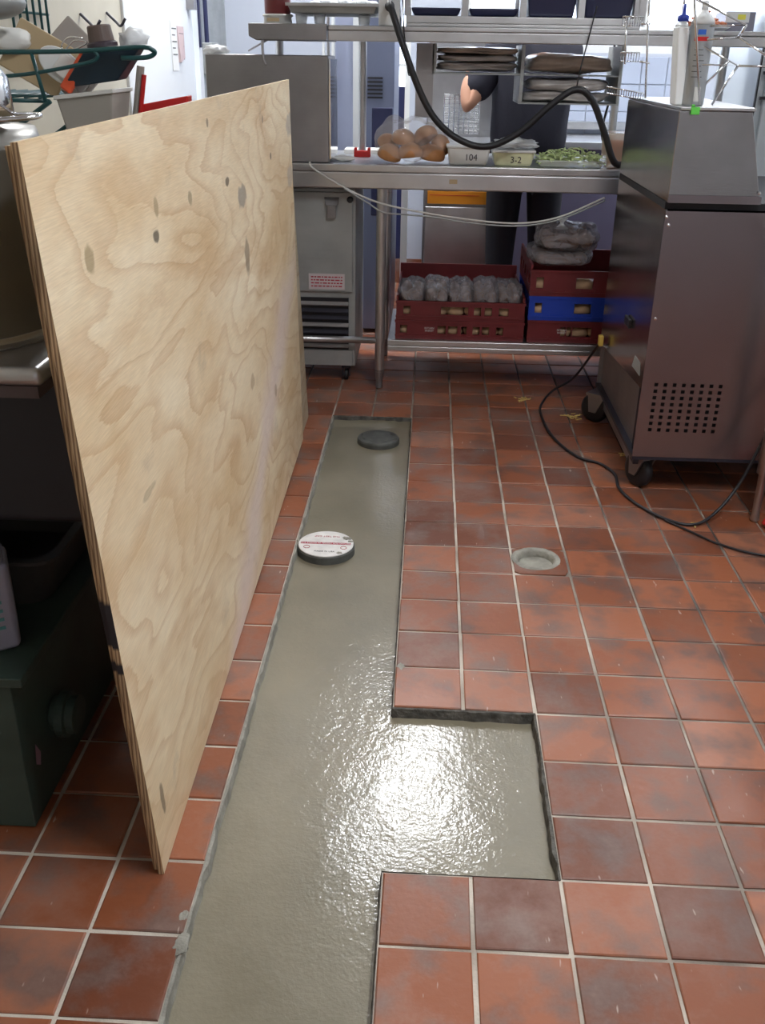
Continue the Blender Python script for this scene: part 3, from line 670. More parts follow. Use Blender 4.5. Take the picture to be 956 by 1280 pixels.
# pass-through warmer on the overshelf
wm = thing('food_warmer', 'stainless pass-through food warmer with four bays on the overshelf', 'food warmer', (.35, 2.45, 1.425))
mb = MB().box(-.07, .80, 2.26, 2.62, 1.4255, 1.437).box(-.07, .80, 2.265, 2.62, 1.437, 1.462)
mb.build('base', M_steelH, wm, bevel=.003)
MB().box(-.09, .82, 2.262, 2.62, 1.70, 1.78).build('hood', M_steelH, wm, bevel=.004)
for x in (-.065, .150, .365, .580, .785):
    MB().box(x-.012, x+.012, 2.27, 2.31, 1.462, 1.70).build('upright', M_steel, wm); MB().box(x-.008, x+.008, 2.58, 2.61, 1.462, 1.70).build('rear_upright', M_steel, wm)
MB().box(.79, .815, 2.262, 2.60, 1.437, 1.70).build('end_panel', M_steel, wm)
for k, xx in enumerate((.042, .257, .472, .682)):
    z1 = 1.49 if k < 2 else 1.56; x = xx
    o = MB().hull([(x-.082, 2.30, 1.463), (x+.082, 2.30, 1.463), (x+.082, 2.56, 1.463), (x-.082, 2.56, 1.463)], [(x-.095, 2.285, z1), (x+.095, 2.285, z1), (x+.095, 2.57, z1), (x-.095, 2.57, z1)]).build('warmer_pan', M_navy, bevel=.008)
    tag(o, ['low dark blue plastic pan in the leftmost warmer bay', 'low dark blue plastic pan in the second warmer bay from the left', 'tall dark blue plastic pan in the third warmer bay from the left', 'tall dark blue plastic pan in the rightmost warmer bay'][k], 'pan', 'pans in the food warmer')
cb = thing('control_box', 'pale grey control box at the left end of the food warmer with hose fitting', 'control box', (-.12, 2.4, 1.4255))
MB().box(-.172, -.092, 2.26, 2.5, 1.4255, 1.60).build('housing', M_white, cb, bevel=.004)
MB().lathe([(.018, 0), (.018, .02), (.012, .03)], (0, 0, 0), 16, Matrix.Translation((-.13, 2.259, 1.49)) @ Matrix.Rotation(PI/2, 4, 'X')).build('hose_fitting', M_black, cb)
# sheet pan, squeeze tub, cups on the left of the overshelf
sp = thing('sheet_pan', 'aluminium sheet pan lying on clear cups on the left of the overshelf', 'pan', (-.35, 2.45, 1.462))
MB().hull([(-.50, 2.27, 1.464), (-.19, 2.27, 1.464), (-.19, 2.62, 1.464), (-.50, 2.62, 1.464)], [(-.515, 2.255, 1.494), (-.175, 2.255, 1.494), (-.175, 2.635, 1.494), (-.515, 2.635, 1.494)]).build('tray', M_galv, sp, bevel=.004)
MB().box(-.52, -.17, 2.25, 2.262, 1.488, 1.498).build('rim', M_steel, sp)
proto = None
for k, (x, lab) in enumerate(((-.47, 'clear plastic cup under the left corner of the sheet pan'), (-.40, 'clear plastic cup under the middle of the sheet pan'), (-.23, 'clear plastic cup under the right corner of the sheet pan'))):
    o = MB().lathe([(.02, 1.4285), (.024, 1.462), (.022, 1.462), (.018, 1.431)], (x, 2.33, 0), 18).build('plastic_cup', M_clear, smooth=True); tag(o, lab, 'cup', 'clear cups under the sheet pan')
mt = thing('maroon_canister', 'maroon canister with a white base on the left end of the overshelf', 'canister', (-.565, 2.36, 1.4285))
MB().lathe([(.046, 1.457), (.050, 1.47), (.050, 1.62), (.046, 1.63)], (-.565, 2.36, 0), 28).build('body', M_maroon, mt, smooth=True)
MB().lathe([(.052, 1.4285), (.055, 1.432), (.052, 1.452), (.060, 1.456), (.056, 1.462), (.045, 1.462)], (-.565, 2.36, 0), 28).build('base', M_offw, mt, smooth=True)
MB().box(-.598, -.552, 2.303, 2.307, 1.436, 1.448).build('label', M_tan, mt)
fd = MB()
for k in range(7): fd.blob((-.42+k*.035, 2.44, 1.503+.006*(k % 2)), (.03, .06, .012), 2, .3, 6, k)
tag(fd.build('pink_wrap', M_filmw, smooth=True), 'crumpled white and pink wrapping lying on the sheet pan', 'wrapping')

# hanging bun racks below the overshelf
rk = thing('hanging_rack', 'steel hanging rack under the overshelf holding flat wrapped packs', 'rack', (.4, 2.55, 1.40))
MB().box(.035, .05, 2.45, 2.75, 1.27, 1.372).box(.035, .385, 2.45, 2.75, 1.262, 1.268).build('left_tray', M_galv, rk)
MB().box(.385, .398, 2.44, 2.75, 1.165, 1.372).box(.772, .782, 2.44, 2.75, 1.165, 1.372).box(.385, .782, 2.44, 2.75, 1.158, 1.164).box(.398, .772, 2.45, 2.75, 1.262, 1.266).build('right_tray', M_galv, rk)
MB().box(-.03, .04, 2.45, 2.80, 1.10, 1.372).build('side_panel', M_steelD, rk)
def pack(cx, cz, w, h, lab, sd, m):
    tag(pillow((cx, 2.60, cz), (w, .14, h), .22, 4, sd, wr=.10).build('wrapped_pack', m, smooth=True), lab, 'bun pack', 'wrapped packs in the hanging rack')
M_pack = mat('wrapped_white_pack', (.50, .47, .46), .3, var=(9, .3), bump=(14, .5, .02), coat=.4)
M_packb = mat('wrapped_brown_pack', (.42, .33, .27), .3, var=(9, .3), bump=(14, .5, .02), coat=.4)
pack(.215, 1.291, .156, .016, 'flat white wrapped pack, bottom of the left rack tray', 1, M_pack)
pack(.215, 1.321, .156, .013, 'flat white wrapped pack, middle of the left rack tray', 2, M_pack)
pack(.215, 1.348, .158, .013, 'flat pinkish wrapped pack, top of the left rack tray', 3, M_packb)
pack(.583, 1.184, .172, .018, 'flat pale wrapped pack, bottom of the right rack tray', 4, M_pack)
pack(.585, 1.228, .165, .022, 'puffy white wrapped pack, middle of the right rack tray', 5, M_pack)
pack(.585, 1.305, .166, .031, 'large brownish wrapped bun pack, top of the right rack tray', 6, M_packb)

# ---- food on the table
bgroot = thing('bag_of_buns', 'clear plastic bag of golden burger buns on the left of the work table', 'bag', (-.04, 2.36, .9355))
pillow((-.04, 2.375, 1.018), (.145, .105, .080), .18, 7, 11, 5, 2.6, .10).build('bag', M_film, bgroot, smooth=True)
for bi, (x, y, z, r, a) in enumerate(((-.125, 2.335, .966, .050, .25), (-.040, 2.325, .972, .052, -.1), (.048, 2.33, .966, .051, .1), (-.070, 2.36, 1.022, .050, .15), (.018, 2.36, 1.035, .050, -.5), (.078, 2.385, 1.0, .044, 1.0), (-.135, 2.42, 1.0, .046, .5), (.0, 2.43, .985, .045, 0))):
    Mx = Matrix.Rotation(a, 3, 'Y') @ Matrix.Rotation(a*.7, 3, 'X')
    o = MB().blob((x, y, z), (r, r, r*.80), 3, .03, 3, x*9, flat=r*.30, M=None).build('burger_bun', M_bun, smooth=True)
    me = o.data; me.transform(Matrix.Translation((-x, -y, -z))); me.transform(Mx.to_4x4()); o.location = (x, y, z)
    tag(o, 'golden burger bun in the clear bag, ' + ('bottom front left', 'bottom front middle', 'bottom front right', 'upper left of the top two', 'upper right of the top two', 'lowest at the far right', 'at the back left', 'at the back middle')[bi], 'bun', 'buns in the clear bag')
def deli_tub(cx, w, h, mbody, fill, lab, marks):
    t = thing('deli_tub', lab, 'tub', (cx, 2.34, .9355))
    MB().hull([(cx-w*.44, 2.28, .9355), (cx+w*.44, 2.28, .9355), (cx+w*.44, 2.42, .9355), (cx-w*.44, 2.42, .9355)], [(cx-w*.5, 2.268, .9355+h), (cx+w*.5, 2.268, .9355+h), (cx+w*.5, 2.432, .9355+h), (cx-w*.5, 2.432, .9355+h)]).build('body', mbody, t, bevel=.012, seg=3)
    MB().box(cx-w*.52, cx+w*.52, 2.262, 2.438, .9355+h-.006, .9355+h+.003).build('rim', M_white, t, bevel=.002)
    text_mesh('writing', marks, .034, M_ink, t, Matrix.Translation((cx+.01, 2.2715, .9355+h*.42)) @ Matrix.Rotation(.05, 4, 'X') @ FRONT)
    return t
M_tubw = mat('frosted_tub', (.78, .80, .80), .35); M_tuby = mat('frosted_tub_with_onion', (.72, .75, .50), .35, var=(14, .2))
deli_tub(.19, .17, .072, M_tubw, None, 'white plastic tub with black handwriting, beside the bag of buns', '104')
deli_tub(.367, .165, .058, M_tuby, None, 'pale green plastic tub with handwriting and crumpled film, left of the lettuce', '3-2')
tag(MB().blob((.375, 2.35, 1.013), (.09, .07, .022), 4, .45, 9, 21, flat=.014).build('plastic_wrap', M_filmw, smooth=True), 'crumpled clear film lying over the second tub', 'plastic wrap')
lp = thing('lettuce_pan', 'shallow pan heaped with shredded pale green lettuce on the work table', 'food pan', (.6, 2.34, .9355))
MB().hull([(.475, 2.28, .9355), (.715, 2.28, .9355), (.715, 2.42, .9355), (.475, 2.42, .9355)], [(.462, 2.268, .962), (.728, 2.268, .962), (.728, 2.432, .962), (.462, 2.432, .962)]).build('pan', M_clear, lp, bevel=.006)
mb = MB(); rnd = random.Random(3)
for k in range(260):
    x = rnd.uniform(.47, .72); y = rnd.uniform(2.27, 2.43); q = 1 - ((x-.595)/.14)**2*.6 - ((y-2.35)/.1)**2*.4; z = .9395 + rnd.uniform(.0, .062)*q + .003
    if z > .965: pass
    else:
        x = min(max(x, .477), .713); y = min(max(y, 2.283), 2.417)
    Mx = Matrix.Translation((x, y, z+.004)) @ Matrix.Rotation(rnd.uniform(0, 6), 4, 'Z') @ Matrix.Rotation(rnd.uniform(-.7, .7), 4, 'X') @ Matrix.Rotation(rnd.uniform(-.5, .5), 4, 'Y')
    l = rnd.uniform(.010, .024); ww = rnd.uniform(.002, .005); mb.box(-l, 0, -ww, ww, -.001, .001, Mx); mb.box(0, l, -ww, ww, -.001, .001, Mx @ Matrix.Rotation(.5, 4, 'Y'))
o = mb.build('shredded_lettuce', M_lettuce); o['kind'] = 'stuff'; tag(o, 'heap of shredded pale green lettuce in the shallow pan', 'lettuce')
tt = thing('tomato_tub', 'frosted tub of red tomato slices at the right of the lettuce', 'tub', (.77, 2.35, .9355))
MB().hull([(.735, 2.285, .9355), (.83, 2.285, .9355), (.83, 2.43, .9355), (.735, 2.43, .9355)], [(.73, 2.275, 1.065), (.84, 2.275, 1.065), (.84, 2.44, 1.065), (.73, 2.44, 1.065)]).build('body', film('tub_film', (.9, .75, .6), .45, .25), tt, bevel=.008)
for k in range(7):
    z = .948 + k*.013; o = MB().lathe([(.034, 0), (.036, .005), (.034, .010)], (.782+.006*math.sin(k*2), 2.352, z), 20).build('tomato_slice', mat('tomato', (.65, .08, .02), .3) if k == 0 else bpy.data.materials['tomato'], smooth=True)
    tag(o, 'red tomato slice in the frosted tub, ' + ('bottom of the stack', 'second from the bottom', 'third from the bottom', 'middle of the stack', 'third from the top', 'second from the top', 'top of the stack')[k], 'tomato', 'tomato slices in the tub')
rb = thing('red_clip', 'small red plastic clip on the work table at the foot of the overshelf post', 'clip', (-.25, 2.55, .9355))
MB().box(-.285, -.215, 2.545, 2.575, .9355, .960).box(-.285, -.272, 2.545, 2.575, .96, .972).box(-.228, -.215, 2.545, 2.575, .96, .972).build('clip_body', M_red, rb, bevel=.003)
tag(MB().box(-.34, -.17, 2.70, 2.82, .9355, .952).build('paper_sheets', M_paper, bevel=.002), 'stack of white papers on the table behind the red clip', 'paper')
tag(MB().blob((-.315, 2.36, .946), (.045, .03, .012), 3, .3, 5, 2, flat=.010).build('paper_towel', M_paper, smooth=True), 'crumpled white paper towel on the table beside the dull steel box', 'paper towel')

# ---- crates on the lower shelf
def crate(name, x0, x1, y0, y1, z0, h, m, lab, holes, grp, back=0):
    t = thing(name, lab, 'crate', ((x0+x1)/2, (y0+y1)/2, z0), grp)
    th = .008; x_in = x0 + th; mb = MB()
    mb.box(x0+.01, x1-.01, y0+.01, y1-.01, z0, z0+.006).build('base', m, t)
    f = MB(); f.box(x0, x1, y0, y0+th, z0, z0+h*.30).box(x0, x1, y0, y0+th, z0+h*.72, z0+h)
    f.box(x0-.003, x1+.003, y0-.005, y0+th, z0+h-.010, z0+h).box(x0-.002, x1+.002, y0-.004, y0+th, z0+.012, z0+.018)
    xs = x0
    for (a, b_) in holes: f.box(xs, x0+a, y0, y0+th, z0+h*.30, z0+h*.72); xs = x0+b_
    f.box(xs, x1, y0, y0+th, z0+h*.30, z0+h*.72)
    for q in range(9):
        xx = x0 + (x1-x0)*(q+.5)/9; f.box(xx-.0015, xx+.0015, y0-.003, y0, z0+.018, z0+h*.28)
    f.build('front_wall', m, t)
    for nm, xa, xb in (('side_wall', x0, x0+th), ('side_wall', x1-th, x1)):
        s = MB().box(xa, xb, y0+th, y1-th, z0, z0+h*.35).box(xa, xb, y0+th, y1-th, z0+h*.75, z0+h+(.02 if ('upper' in lab or 'top of' in lab) else 0))
        for q in range(6): yy = y0+th + (y1-y0-2*th)*q/5.0; s.box(xa, xb, max(y0+th, yy-.02), min(y1-th, yy+.02), z0+h*.35, z0+h*.75)
        s.build(nm, m, t)
    MB().box(x0, x1, y1-th, y1, z0, z0+h+back).build('back_wall', m, t)
    text_mesh('print', 'RETURN\nBASKET', .011, M_offw, t, Matrix.Translation((x0+.145, y0-.0008, z0+h*.52)) @ FRONT) if 'lower' in lab or 'bottom' in lab else None
    return t
H1 = [(.03, .06), (.19, .305), (.33, .36), (.375, .405), (.435, .475)]
H2 = [(.02, .05), (.18, .215), (.225, .265), (.28, .305), (.33, .36), (.37, .40), (.43, .46)]
CY0, CY1 = 2.285, 2.80
crate('bread_crate', -.085, .462, CY0, CY1, .2265, .082, M_maroon, 'maroon bread crate, lower of the left pair on the table shelf', H2, 'bread crates')
crate('bread_crate', -.083, .460, CY0, CY1, .3090, .082, M_maroon, 'maroon bread crate, upper of the left pair, full of bagged rolls', H1, 'bread crates', .06)
H3 = [(.025, .055), (.19, .26)]
crate('bread_crate', .478, 1.02, CY0, CY1, .2265, .095, M_maroon, 'maroon bread crate, bottom of the right stack on the table shelf', [(.14, .16), (.165, .185), (.19, .27)], 'bread crates')
crate('bread_crate', .476, 1.018, CY0, CY1, .3220, .102, M_blue, 'blue bread crate in the middle of the right stack', H3, 'bread crates')
crate('bread_crate', .474, 1.016, CY0, CY1, .4245, .108, M_maroon, 'maroon bread crate, top of the right stack under a big bag', H3, 'bread crates')
k = 0
def roll_row(xs, y, z, r, grp, lab):
    for qi, x in enumerate(xs):
        o = MB().blob((x, y, z), (r*1.25, r*1.0, r*.8), 3, .08, 4, x*7, flat=r*.7).build('bread_roll', M_bunpale, smooth=True)
        w_ = ('leftmost', 'second from the left', 'third from the left', 'middle one', 'third from the right', 'second from the right', 'rightmost') if len(xs) == 7 else ('leftmost', 'second from the left', 'second from the right', 'rightmost')
        tag(o, lab.replace('seen through the holes of', 'in') + ', ' + w_[qi], 'bread roll', grp)
roll_row([-.04, .02, .10, .17, .245, .32, .39], 2.335, .258, .031, 'rolls in the lower left crate', 'pale bread roll seen through the holes of the lower left crate')
roll_row([-.04, .02, .10, .17, .245, .32, .39], 2.335, .341, .031, 'rolls in the upper left crate', 'pale bread roll seen through the holes of the upper left crate')
roll_row([.53, .63, .70, .78], 2.335, .264, .035, 'rolls in the bottom right crate', 'pale bread roll seen through the holes of the bottom right crate')
roll_row([.53, .63, .70, .78], 2.335, .362, .037, 'rolls in the blue crate', 'pale bread roll seen through the holes of the blue crate')
roll_row([.53, .63, .70, .78], 2.335, .464, .037, 'rolls in the top right crate', 'pale bread roll seen through the holes of the top right crate')
M_bag = film('wrinkled_bread_bag', (.30, .28, .30), .42, .08, 20)
def bread_bag(c, rad, lab, sd, grp, sub=5, amp=.2):
    t = thing('bread_bag', lab, 'bag', (c[0], c[1], c[2]-rad[2]), grp)
    o = pillow(c, rad, amp, 5, sd, sub, 3.4, .16).build('film', M_bag, t, smooth=True)
    mb = MB()
    nx = max(2, int(rad[0]/.03)); ny = 3
    for a in range(nx):
        for b_ in range(ny):
            mb.blob((c[0] - rad[0]*.8 + (a+.5)*1.6*rad[0]/nx, c[1] - rad[1]*.85 + (b_+.5)*1.7*rad[1]/ny, c[2]-rad[2]*.12), (.8*rad[0]/nx, .8*rad[1]/ny, rad[2]*.78), 3, .08, 4, a+b_*3+sd)
    q = mb.build('bread_rolls', M_bread, t, smooth=True); q['kind'] = 'stuff'
    return t
for q, (x, y) in enumerate(((-.02, 2.45), (.085, 2.45), (.19, 2.45), (.295, 2.45), (.395, 2.45))):
    bread_bag((x, y, .394+.006*(q % 2)), (.060, .150, .046), 'wrinkled clear bag of rolls heaped in the upper left crate, %s' % ['leftmost', 'second from the left', 'middle one', 'second from the right', 'rightmost'][q], q*3+1, 'bags in the upper left crate', 5)
bread_bag((.605, 2.48, .568), (.135, .165, .034), 'flat lower bag of brown bread on top of the right crate stack', 31, 'bags on the right crate stack', amp=.10)
bread_bag((.625, 2.45, .645), (.130, .135, .044), 'large shiny knotted bag of bread on top of the right crate stack', 41, 'bags on the right crate stack', amp=.25)
kb = bpy.data.objects['bread_bag.006'] if 'bread_bag.006' in bpy.data.objects else None
MB().lathe([(.03, .68), (.012, .695), (.007, .702), (.012, .712), (.024, .722)], (.60, 2.42, 0), 16).build('knot', M_filmw, kb, smooth=True)

# ---- undercounter freezer at the left below the table
fz = thing('undercounter_freezer', 'grey steel undercounter freezer with louvres below the left of the work table', 'freezer', (-.6, 2.6, 0))
FX0, FX1, FY, FZ0, FZ1 = -.92, -.262, 2.36, .075, .828
MB().box(FX0, FX1, FY, 2.84, FZ0, FZ1).build('body', M_galv, fz, bevel=.005)
MB().box(FX0, FX1-.012, FY-.014, FY-.0005, .405, .815).build('front_panel', M_galv, fz, bevel=.004)
MB().box(FX0+.02, FX1-.03, FY-.004, FY-.0005, .150, .378).build('grille_back', M_void, fz)
for q in range(7):
    z = .16 + q*.031
    MB().box(-.03, .03, 0, 0, 0, 0) if False else None
    MB().hull([(FX0+.02, FY-.016, z), (FX1-.03, FY-.016, z), (FX1-.03, FY-.005, z+.012), (FX0+.02, FY-.005, z+.012)], [(FX0+.02, FY-.016, z+.004), (FX1-.03, FY-.016, z+.004), (FX1-.03, FY-.005, z+.016), (FX0+.02, FY-.005, z+.016)]).build('louvre', M_dark if q % 3 else M_steelD, fz)
MB().box(FX0, FX1-.012, FY-.010, FY-.0005, .078, .148).build('kick_panel', M_galv, fz, bevel=.003)
lt = MB().hull([(-.385, FY-.036, .765), (-.335, FY-.036, .765), (-.335, FY-.012, .765), (-.385, FY-.012, .765)], [(-.392, FY-.018, .795), (-.330, FY-.018, .795), (-.330, FY-.012, .795), (-.392, FY-.012, .795)]).box(-.378, -.342, FY-.040, FY-.030, .715, .765).build('latch', M_steelD, fz, bevel=.002)
MB().lathe([(.013, 0), (.013, .006), (.009, .012)], (0, 0, 0), 20, Matrix.Translation((-.285, FY-.012, .787)) @ Matrix.Rotation(PI/2, 4, 'X')).build('lock', M_black, fz)
lbl = MB().box(-.462, -.308, FY-.0155, FY-.0142, .396+.02, .462+.02).build('warning_label', mat('label_pinkish', (.62, .55, .57), .5), fz)
mb = MB()
for q in range(4):
    x = -.452
    while x < -.322:
        l = random.uniform(.006, .02); mb.box(x, min(x+l, -.318), FY-.0160, FY-.0155, .466-q*.013, .471-q*.013); x += l+.004
mb.build('label_print', M_seal, lbl)
for (x, y) in ((-.305, 2.40), (-.86, 2.40), (-.305, 2.78), (-.86, 2.78)):
    cs = MB().box(x-.02, x+.02, y-.02, y+.02, .06, .075).box(x-.017, x-.013, y-.012, y+.012, .02, .062).box(x+.013, x+.017, y-.012, y+.012, .02, .062).build('caster', M_dark, fz)
    MB().lathe([(.020, -.009), (.026, -.007), (.026, .007), (.020, .009)], (0, 0, 0), 20, Matrix.Translation((x, y, .026)) @ Matrix.Rotation(PI/2, 4, 'Y')).build('wheel', M_black, cs, smooth=True)

# ---- behind the table: fryer bank, posts, person
fr = thing('deep_fryer', 'steel deep fryer with an orange band and name plate behind the work table', 'fryer', (.2, 3.5, 0))
MB().box(.01, .375, 3.30, 3.95, .10, .92).build('body', M_steelD, fr, bevel=.006)
MB().box(.02, .365, 3.285, 3.299, .14, .64).build('door', M_steel, fr, bevel=.005)
MB().box(.03, .335, 3.283, 3.299, .655, .715).build('orange_band', M_orangeband, fr)
MB().box(.04, .29, 3.282, 3.284, .695, .698).build('band_print', M_red, fr)
pl = MB().box(.060, .175, 3.282, 3.299, .722, .758).build('name_plate', M_white, fr)
text_mesh('lettering', 'Frymaster', .024, M_ink, fr, Matrix.Translation((.122, 3.2812, .740)) @ FRONT)
MB().box(.01, .375, 3.86, 3.95, .92, 1.42).build('back_riser', M_steel, fr, bevel=.006)
MB().box(.03, .355, 3.34, 3.84, .92, .935).build('rim', M_steel, fr)
for (x, y) in ((.05, 3.36), (.33, 3.36), (.05, 3.9), (.33, 3.9)): MB().lathe([(.02, 0), (.022, .1)], (x, y, 0), 12).build('leg', M_dark, fr)
fb = thing('fry_basket', 'wire fry basket hanging on the deep fryer', 'basket', (.19, 3.6, .94))
mb = MB()
for q in range(9):
    z = .97 + q*.022; mb.tube([(.10, 3.55, z), (.28, 3.55, z), (.28, 3.78, z), (.10, 3.78, z)], .0018, 5, closed=True)
for q in range(8):
    x = .10 + q*.0257; mb.tube([(x, 3.55, 1.15), (x, 3.55, .97), (x, 3.78, .97), (x, 3.78, 1.15)], .0018, 5)
mb.build('wire_mesh', M_chrome, fb)
MB().tube([(.19, 3.55, 1.145), (.19, 3.40, 1.19), (.19, 3.32, 1.20)], .007, 8).build('handle', M_black, fb)
pp = thing('standing_pole', 'narrow bright steel pole between the freezer and the deep fryer', 'pole', (-.07, 3.02, 0))
MB().box(-.094, -.062, 3.02, 3.04, .0, 1.0).build('pole', M_white, pp)
gx = thing('tall_steel_cabinet', 'tall blue-grey steel cabinet with vent slots behind the work table', 'cabinet', (-.3, 3.4, 0))
MB().box(-.29, -.145, 3.22, 3.9, .02, 1.75).build('body', mat('blue_grey_steel', (.20, .23, .34), .35, .6), gx, bevel=.006)
for q in range(6): MB().box(-.272, -.20, 3.214, 3.2195, 1.14+q*.017, 1.148+q*.017).build('vent_slot', M_void, gx)
MB().box(-.25, -.15, 3.212, 3.2195, .60, 1.10).build('lower_door', M_navy, gx, bevel=.004)
fn = thing('tall_steel_rack', 'tall rack with bright vertical steel rails left of the overshelf post', 'rack', (-.42, 3.3, 0))
for q, x in enumerate((-.485, -.462, -.440)): MB().box(x-.006, x+.006, 3.25, 3.27+q*.01, 0, 1.9).build('rail', M_steel if q % 2 else M_white, fn)
MB().box(-.43, -.345, 3.28, 3.8, .02, 1.9).build('side_panel', mat('pale_blue_panel', (.45, .5, .68), .3, .3), fn)
MB().box(-.345, -.315, 3.26, 3.3, .02, 1.9).build('front_post', M_white, fn)
rbk = thing('back_counter', 'low dark counter along the back wall behind the person', 'counter', (1.1, 4.0, 0))
MB().box(.42, 2.2, 3.85, 4.48, .05, .88).build('cabinet_body', mat('purple_grey_steel', (.12, .11, .17), .4, .5), rbk, bevel=.004)
MB().box(.40, 2.22, 3.83, 4.486, .881, .92).build('counter_top', M_steel, rbk, bevel=.004)
MB().box(.40, 1.6, 4.40, 4.486, .95, .99).build('rail_shelf', M_steel, rbk)

# person
ps = thing('person', 'person in a black t-shirt and dark trousers standing with back turned behind the work table', 'person', (.47, 3.15, 0))
def skinned(name, verts, edges, radii, m, parent, root=0, sub=2):
    me = bpy.data.meshes.new(name); off = parent_world(parent); me.from_pydata([tuple(Vector(v)-off) for v in verts], edges, []); me.materials.append(m)
    o = bpy.data.objects.new(name, me); C.objects.link(o); o.parent = parent
    sk = o.modifiers.new('skin', 'SKIN'); me.skin_vertices[0].data
    for k, r in enumerate(radii):
        me.skin_vertices[0].data[k].radius = r if isinstance(r, tuple) else (r, r)
    me.skin_vertices[0].data[root].use_root = True; sk.use_smooth_shade = True
    s = o.modifiers.new('sub', 'SUBSURF'); s.levels = sub; s.render_levels = sub
    dg = bpy.context.evaluated_depsgraph_get(); m2 = bpy.data.meshes.new_from_object(o.evaluated_get(dg)); o.modifiers.clear(); o.data = m2
    for p in m2.polygons: p.use_smooth = True
    return o
X, Y = .50, 3.15
V_ = [(X, Y, .92), (X, Y, 1.10), (X, Y+.01, 1.32), (X, Y+.02, 1.42), (X, Y+.04, 1.50), (X, Y+.06, 1.60), (X, Y+.05, 1.68),
      (X-.17, Y, 1.35), (.195, 3.06, 1.10), (.205, 3.10, 1.215), (.215, 3.12, 1.245),
      (X+.16, Y, 1.35), (X+.17, Y+.14, 1.12), (X+.08, Y+.34, 1.10), (X+.05, Y+.38, 1.10),
      (X-.09, Y, .88), (X-.10, Y+.01, .48), (X-.10, Y-.02, .10), (X-.105, Y+.10, .04),
      (X+.09, Y, .88), (X+.11, Y+.01, .48), (X+.12, Y-.02, .10), (X+.125, Y+.10, .04)]
E_ = [(0, 1), (1, 2), (2, 3), (3, 4), (4, 5), (5, 6), (2, 7), (7, 8), (8, 9), (9, 10), (2, 11), (11, 12), (12, 13), (13, 14), (0, 15), (15, 16), (16, 17), (17, 18), (0, 19), (19, 20), (20, 21), (21, 22)]
R_ = [.13, .13, .13, .055, .06, .088, .07, .055, .047, .036, .032, .055, .040, .028, .03, .08, .055, .035, .03, .08, .055, .035, .03]
skinned('body', V_, E_, R_, M_skin, ps)
# fingers
for base, sx, tip in (((.215, 3.12, 1.245), -1, (.235, 3.14, 1.31)), ((X+.05, Y+.38, 1.10), 1, (X+.04, Y+.44, 1.09))):
    base = Vector(base); d = (Vector(tip)-base).normalized()
    for q in range(4):
        o_ = Vector((-.024+.016*q, 0, .0)); L_ = (.052, .062, .058, .046)[q]
        p0 = base + o_; skinned('finger', [p0, p0+d*(L_*.6+.02), p0+d*(L_+.02)+Vector((0, 0, -.014)), p0+d*(L_+.03)+Vector((0, 0, -.034))], [(0, 1), (1, 2), (2, 3)], [.009, .0085, .008, .007], M_skin, ps, sub=1)
    skinned('thumb', [base + Vector((-sx*.02, 0, 0)), base + Vector((-sx*.045, .02, -.005)), base + Vector((-sx*.05, .045, -.012))], [(0, 1), (1, 2)], [.011, .010, .008], M_skin, ps, sub=1)
V2 = [(X, Y, .82), (X, Y, 1.04), (X, Y+.01, 1.28), (X, Y+.02, 1.405), (X-.17, Y, 1.345), (.215, 3.09, 1.145), (X+.165, Y, 1.345), (X+.17, Y+.11, 1.15)]
skinned('t_shirt', V2, [(0, 1), (1, 2), (2, 3), (2, 4), (4, 5), (2, 6), (6, 7)], [(.20, .155), (.20, .155), (.19, .155), .075, .088, .072, .085, .075], M_cloth, ps)
V3 = [(X, Y, .93), (X-.095, Y, .85), (X-.10, Y+.01, .48), (X-.10, Y, .08), (X+.095, Y, .85), (X+.11, Y+.01, .48), (X+.12, Y, .08)]
skinned('trousers', V3, [(0, 1), (1, 2), (2, 3), (0, 4), (4, 5), (5, 6)], [(.15, .13), .105, .078, .060, .105, .078, .060], M_trouser, ps)
for sx in (-.102, .122):
    MB().blob((X+sx, Y+.06, .045), (.045, .13, .044), 3, .03, 3, 1, flat=.044).build('shoe', M_black, ps, smooth=True)
MB().blob((X, Y+.045, 1.67), (.098, .105, .085), 3, .08, 5, 2).build('hair', M_hair, ps, smooth=True)
for sx in (-1, 1): MB().blob((X+sx*.09, Y+.06, 1.60), (.014, .022, .034), 2).build('ear', M_skin, ps, smooth=True)
MB().blob((X, Y+.155, 1.595), (.014, .020, .026), 2).build('nose', M_skin, ps, smooth=True)
for sx in (-1, 1): MB().blob((X+sx*.032, Y+.142, 1.625), (.013, .008, .008), 2).build('eye', M_white, ps, smooth=True)
MB().blob((X, Y+.146, 1.555), (.026, .008, .008), 2).build('mouth', mat('lips', (.4, .13, .11), .5), ps, smooth=True)

# ================================================================ STEEL CABINET ON CASTERS
cb = thing('rolling_steel_cabinet', 'large stainless steel cabinet on black casters at the right, with a square of vent holes', 'cabinet', (.9, 1.6, 0))
cx0, cx1, cy0, cy1 = .742, 1.62, 1.22, 2.02
MB().box(cx0, cx1, cy0+.02, cy1, .925, .945).build('seam', M_void, cb)
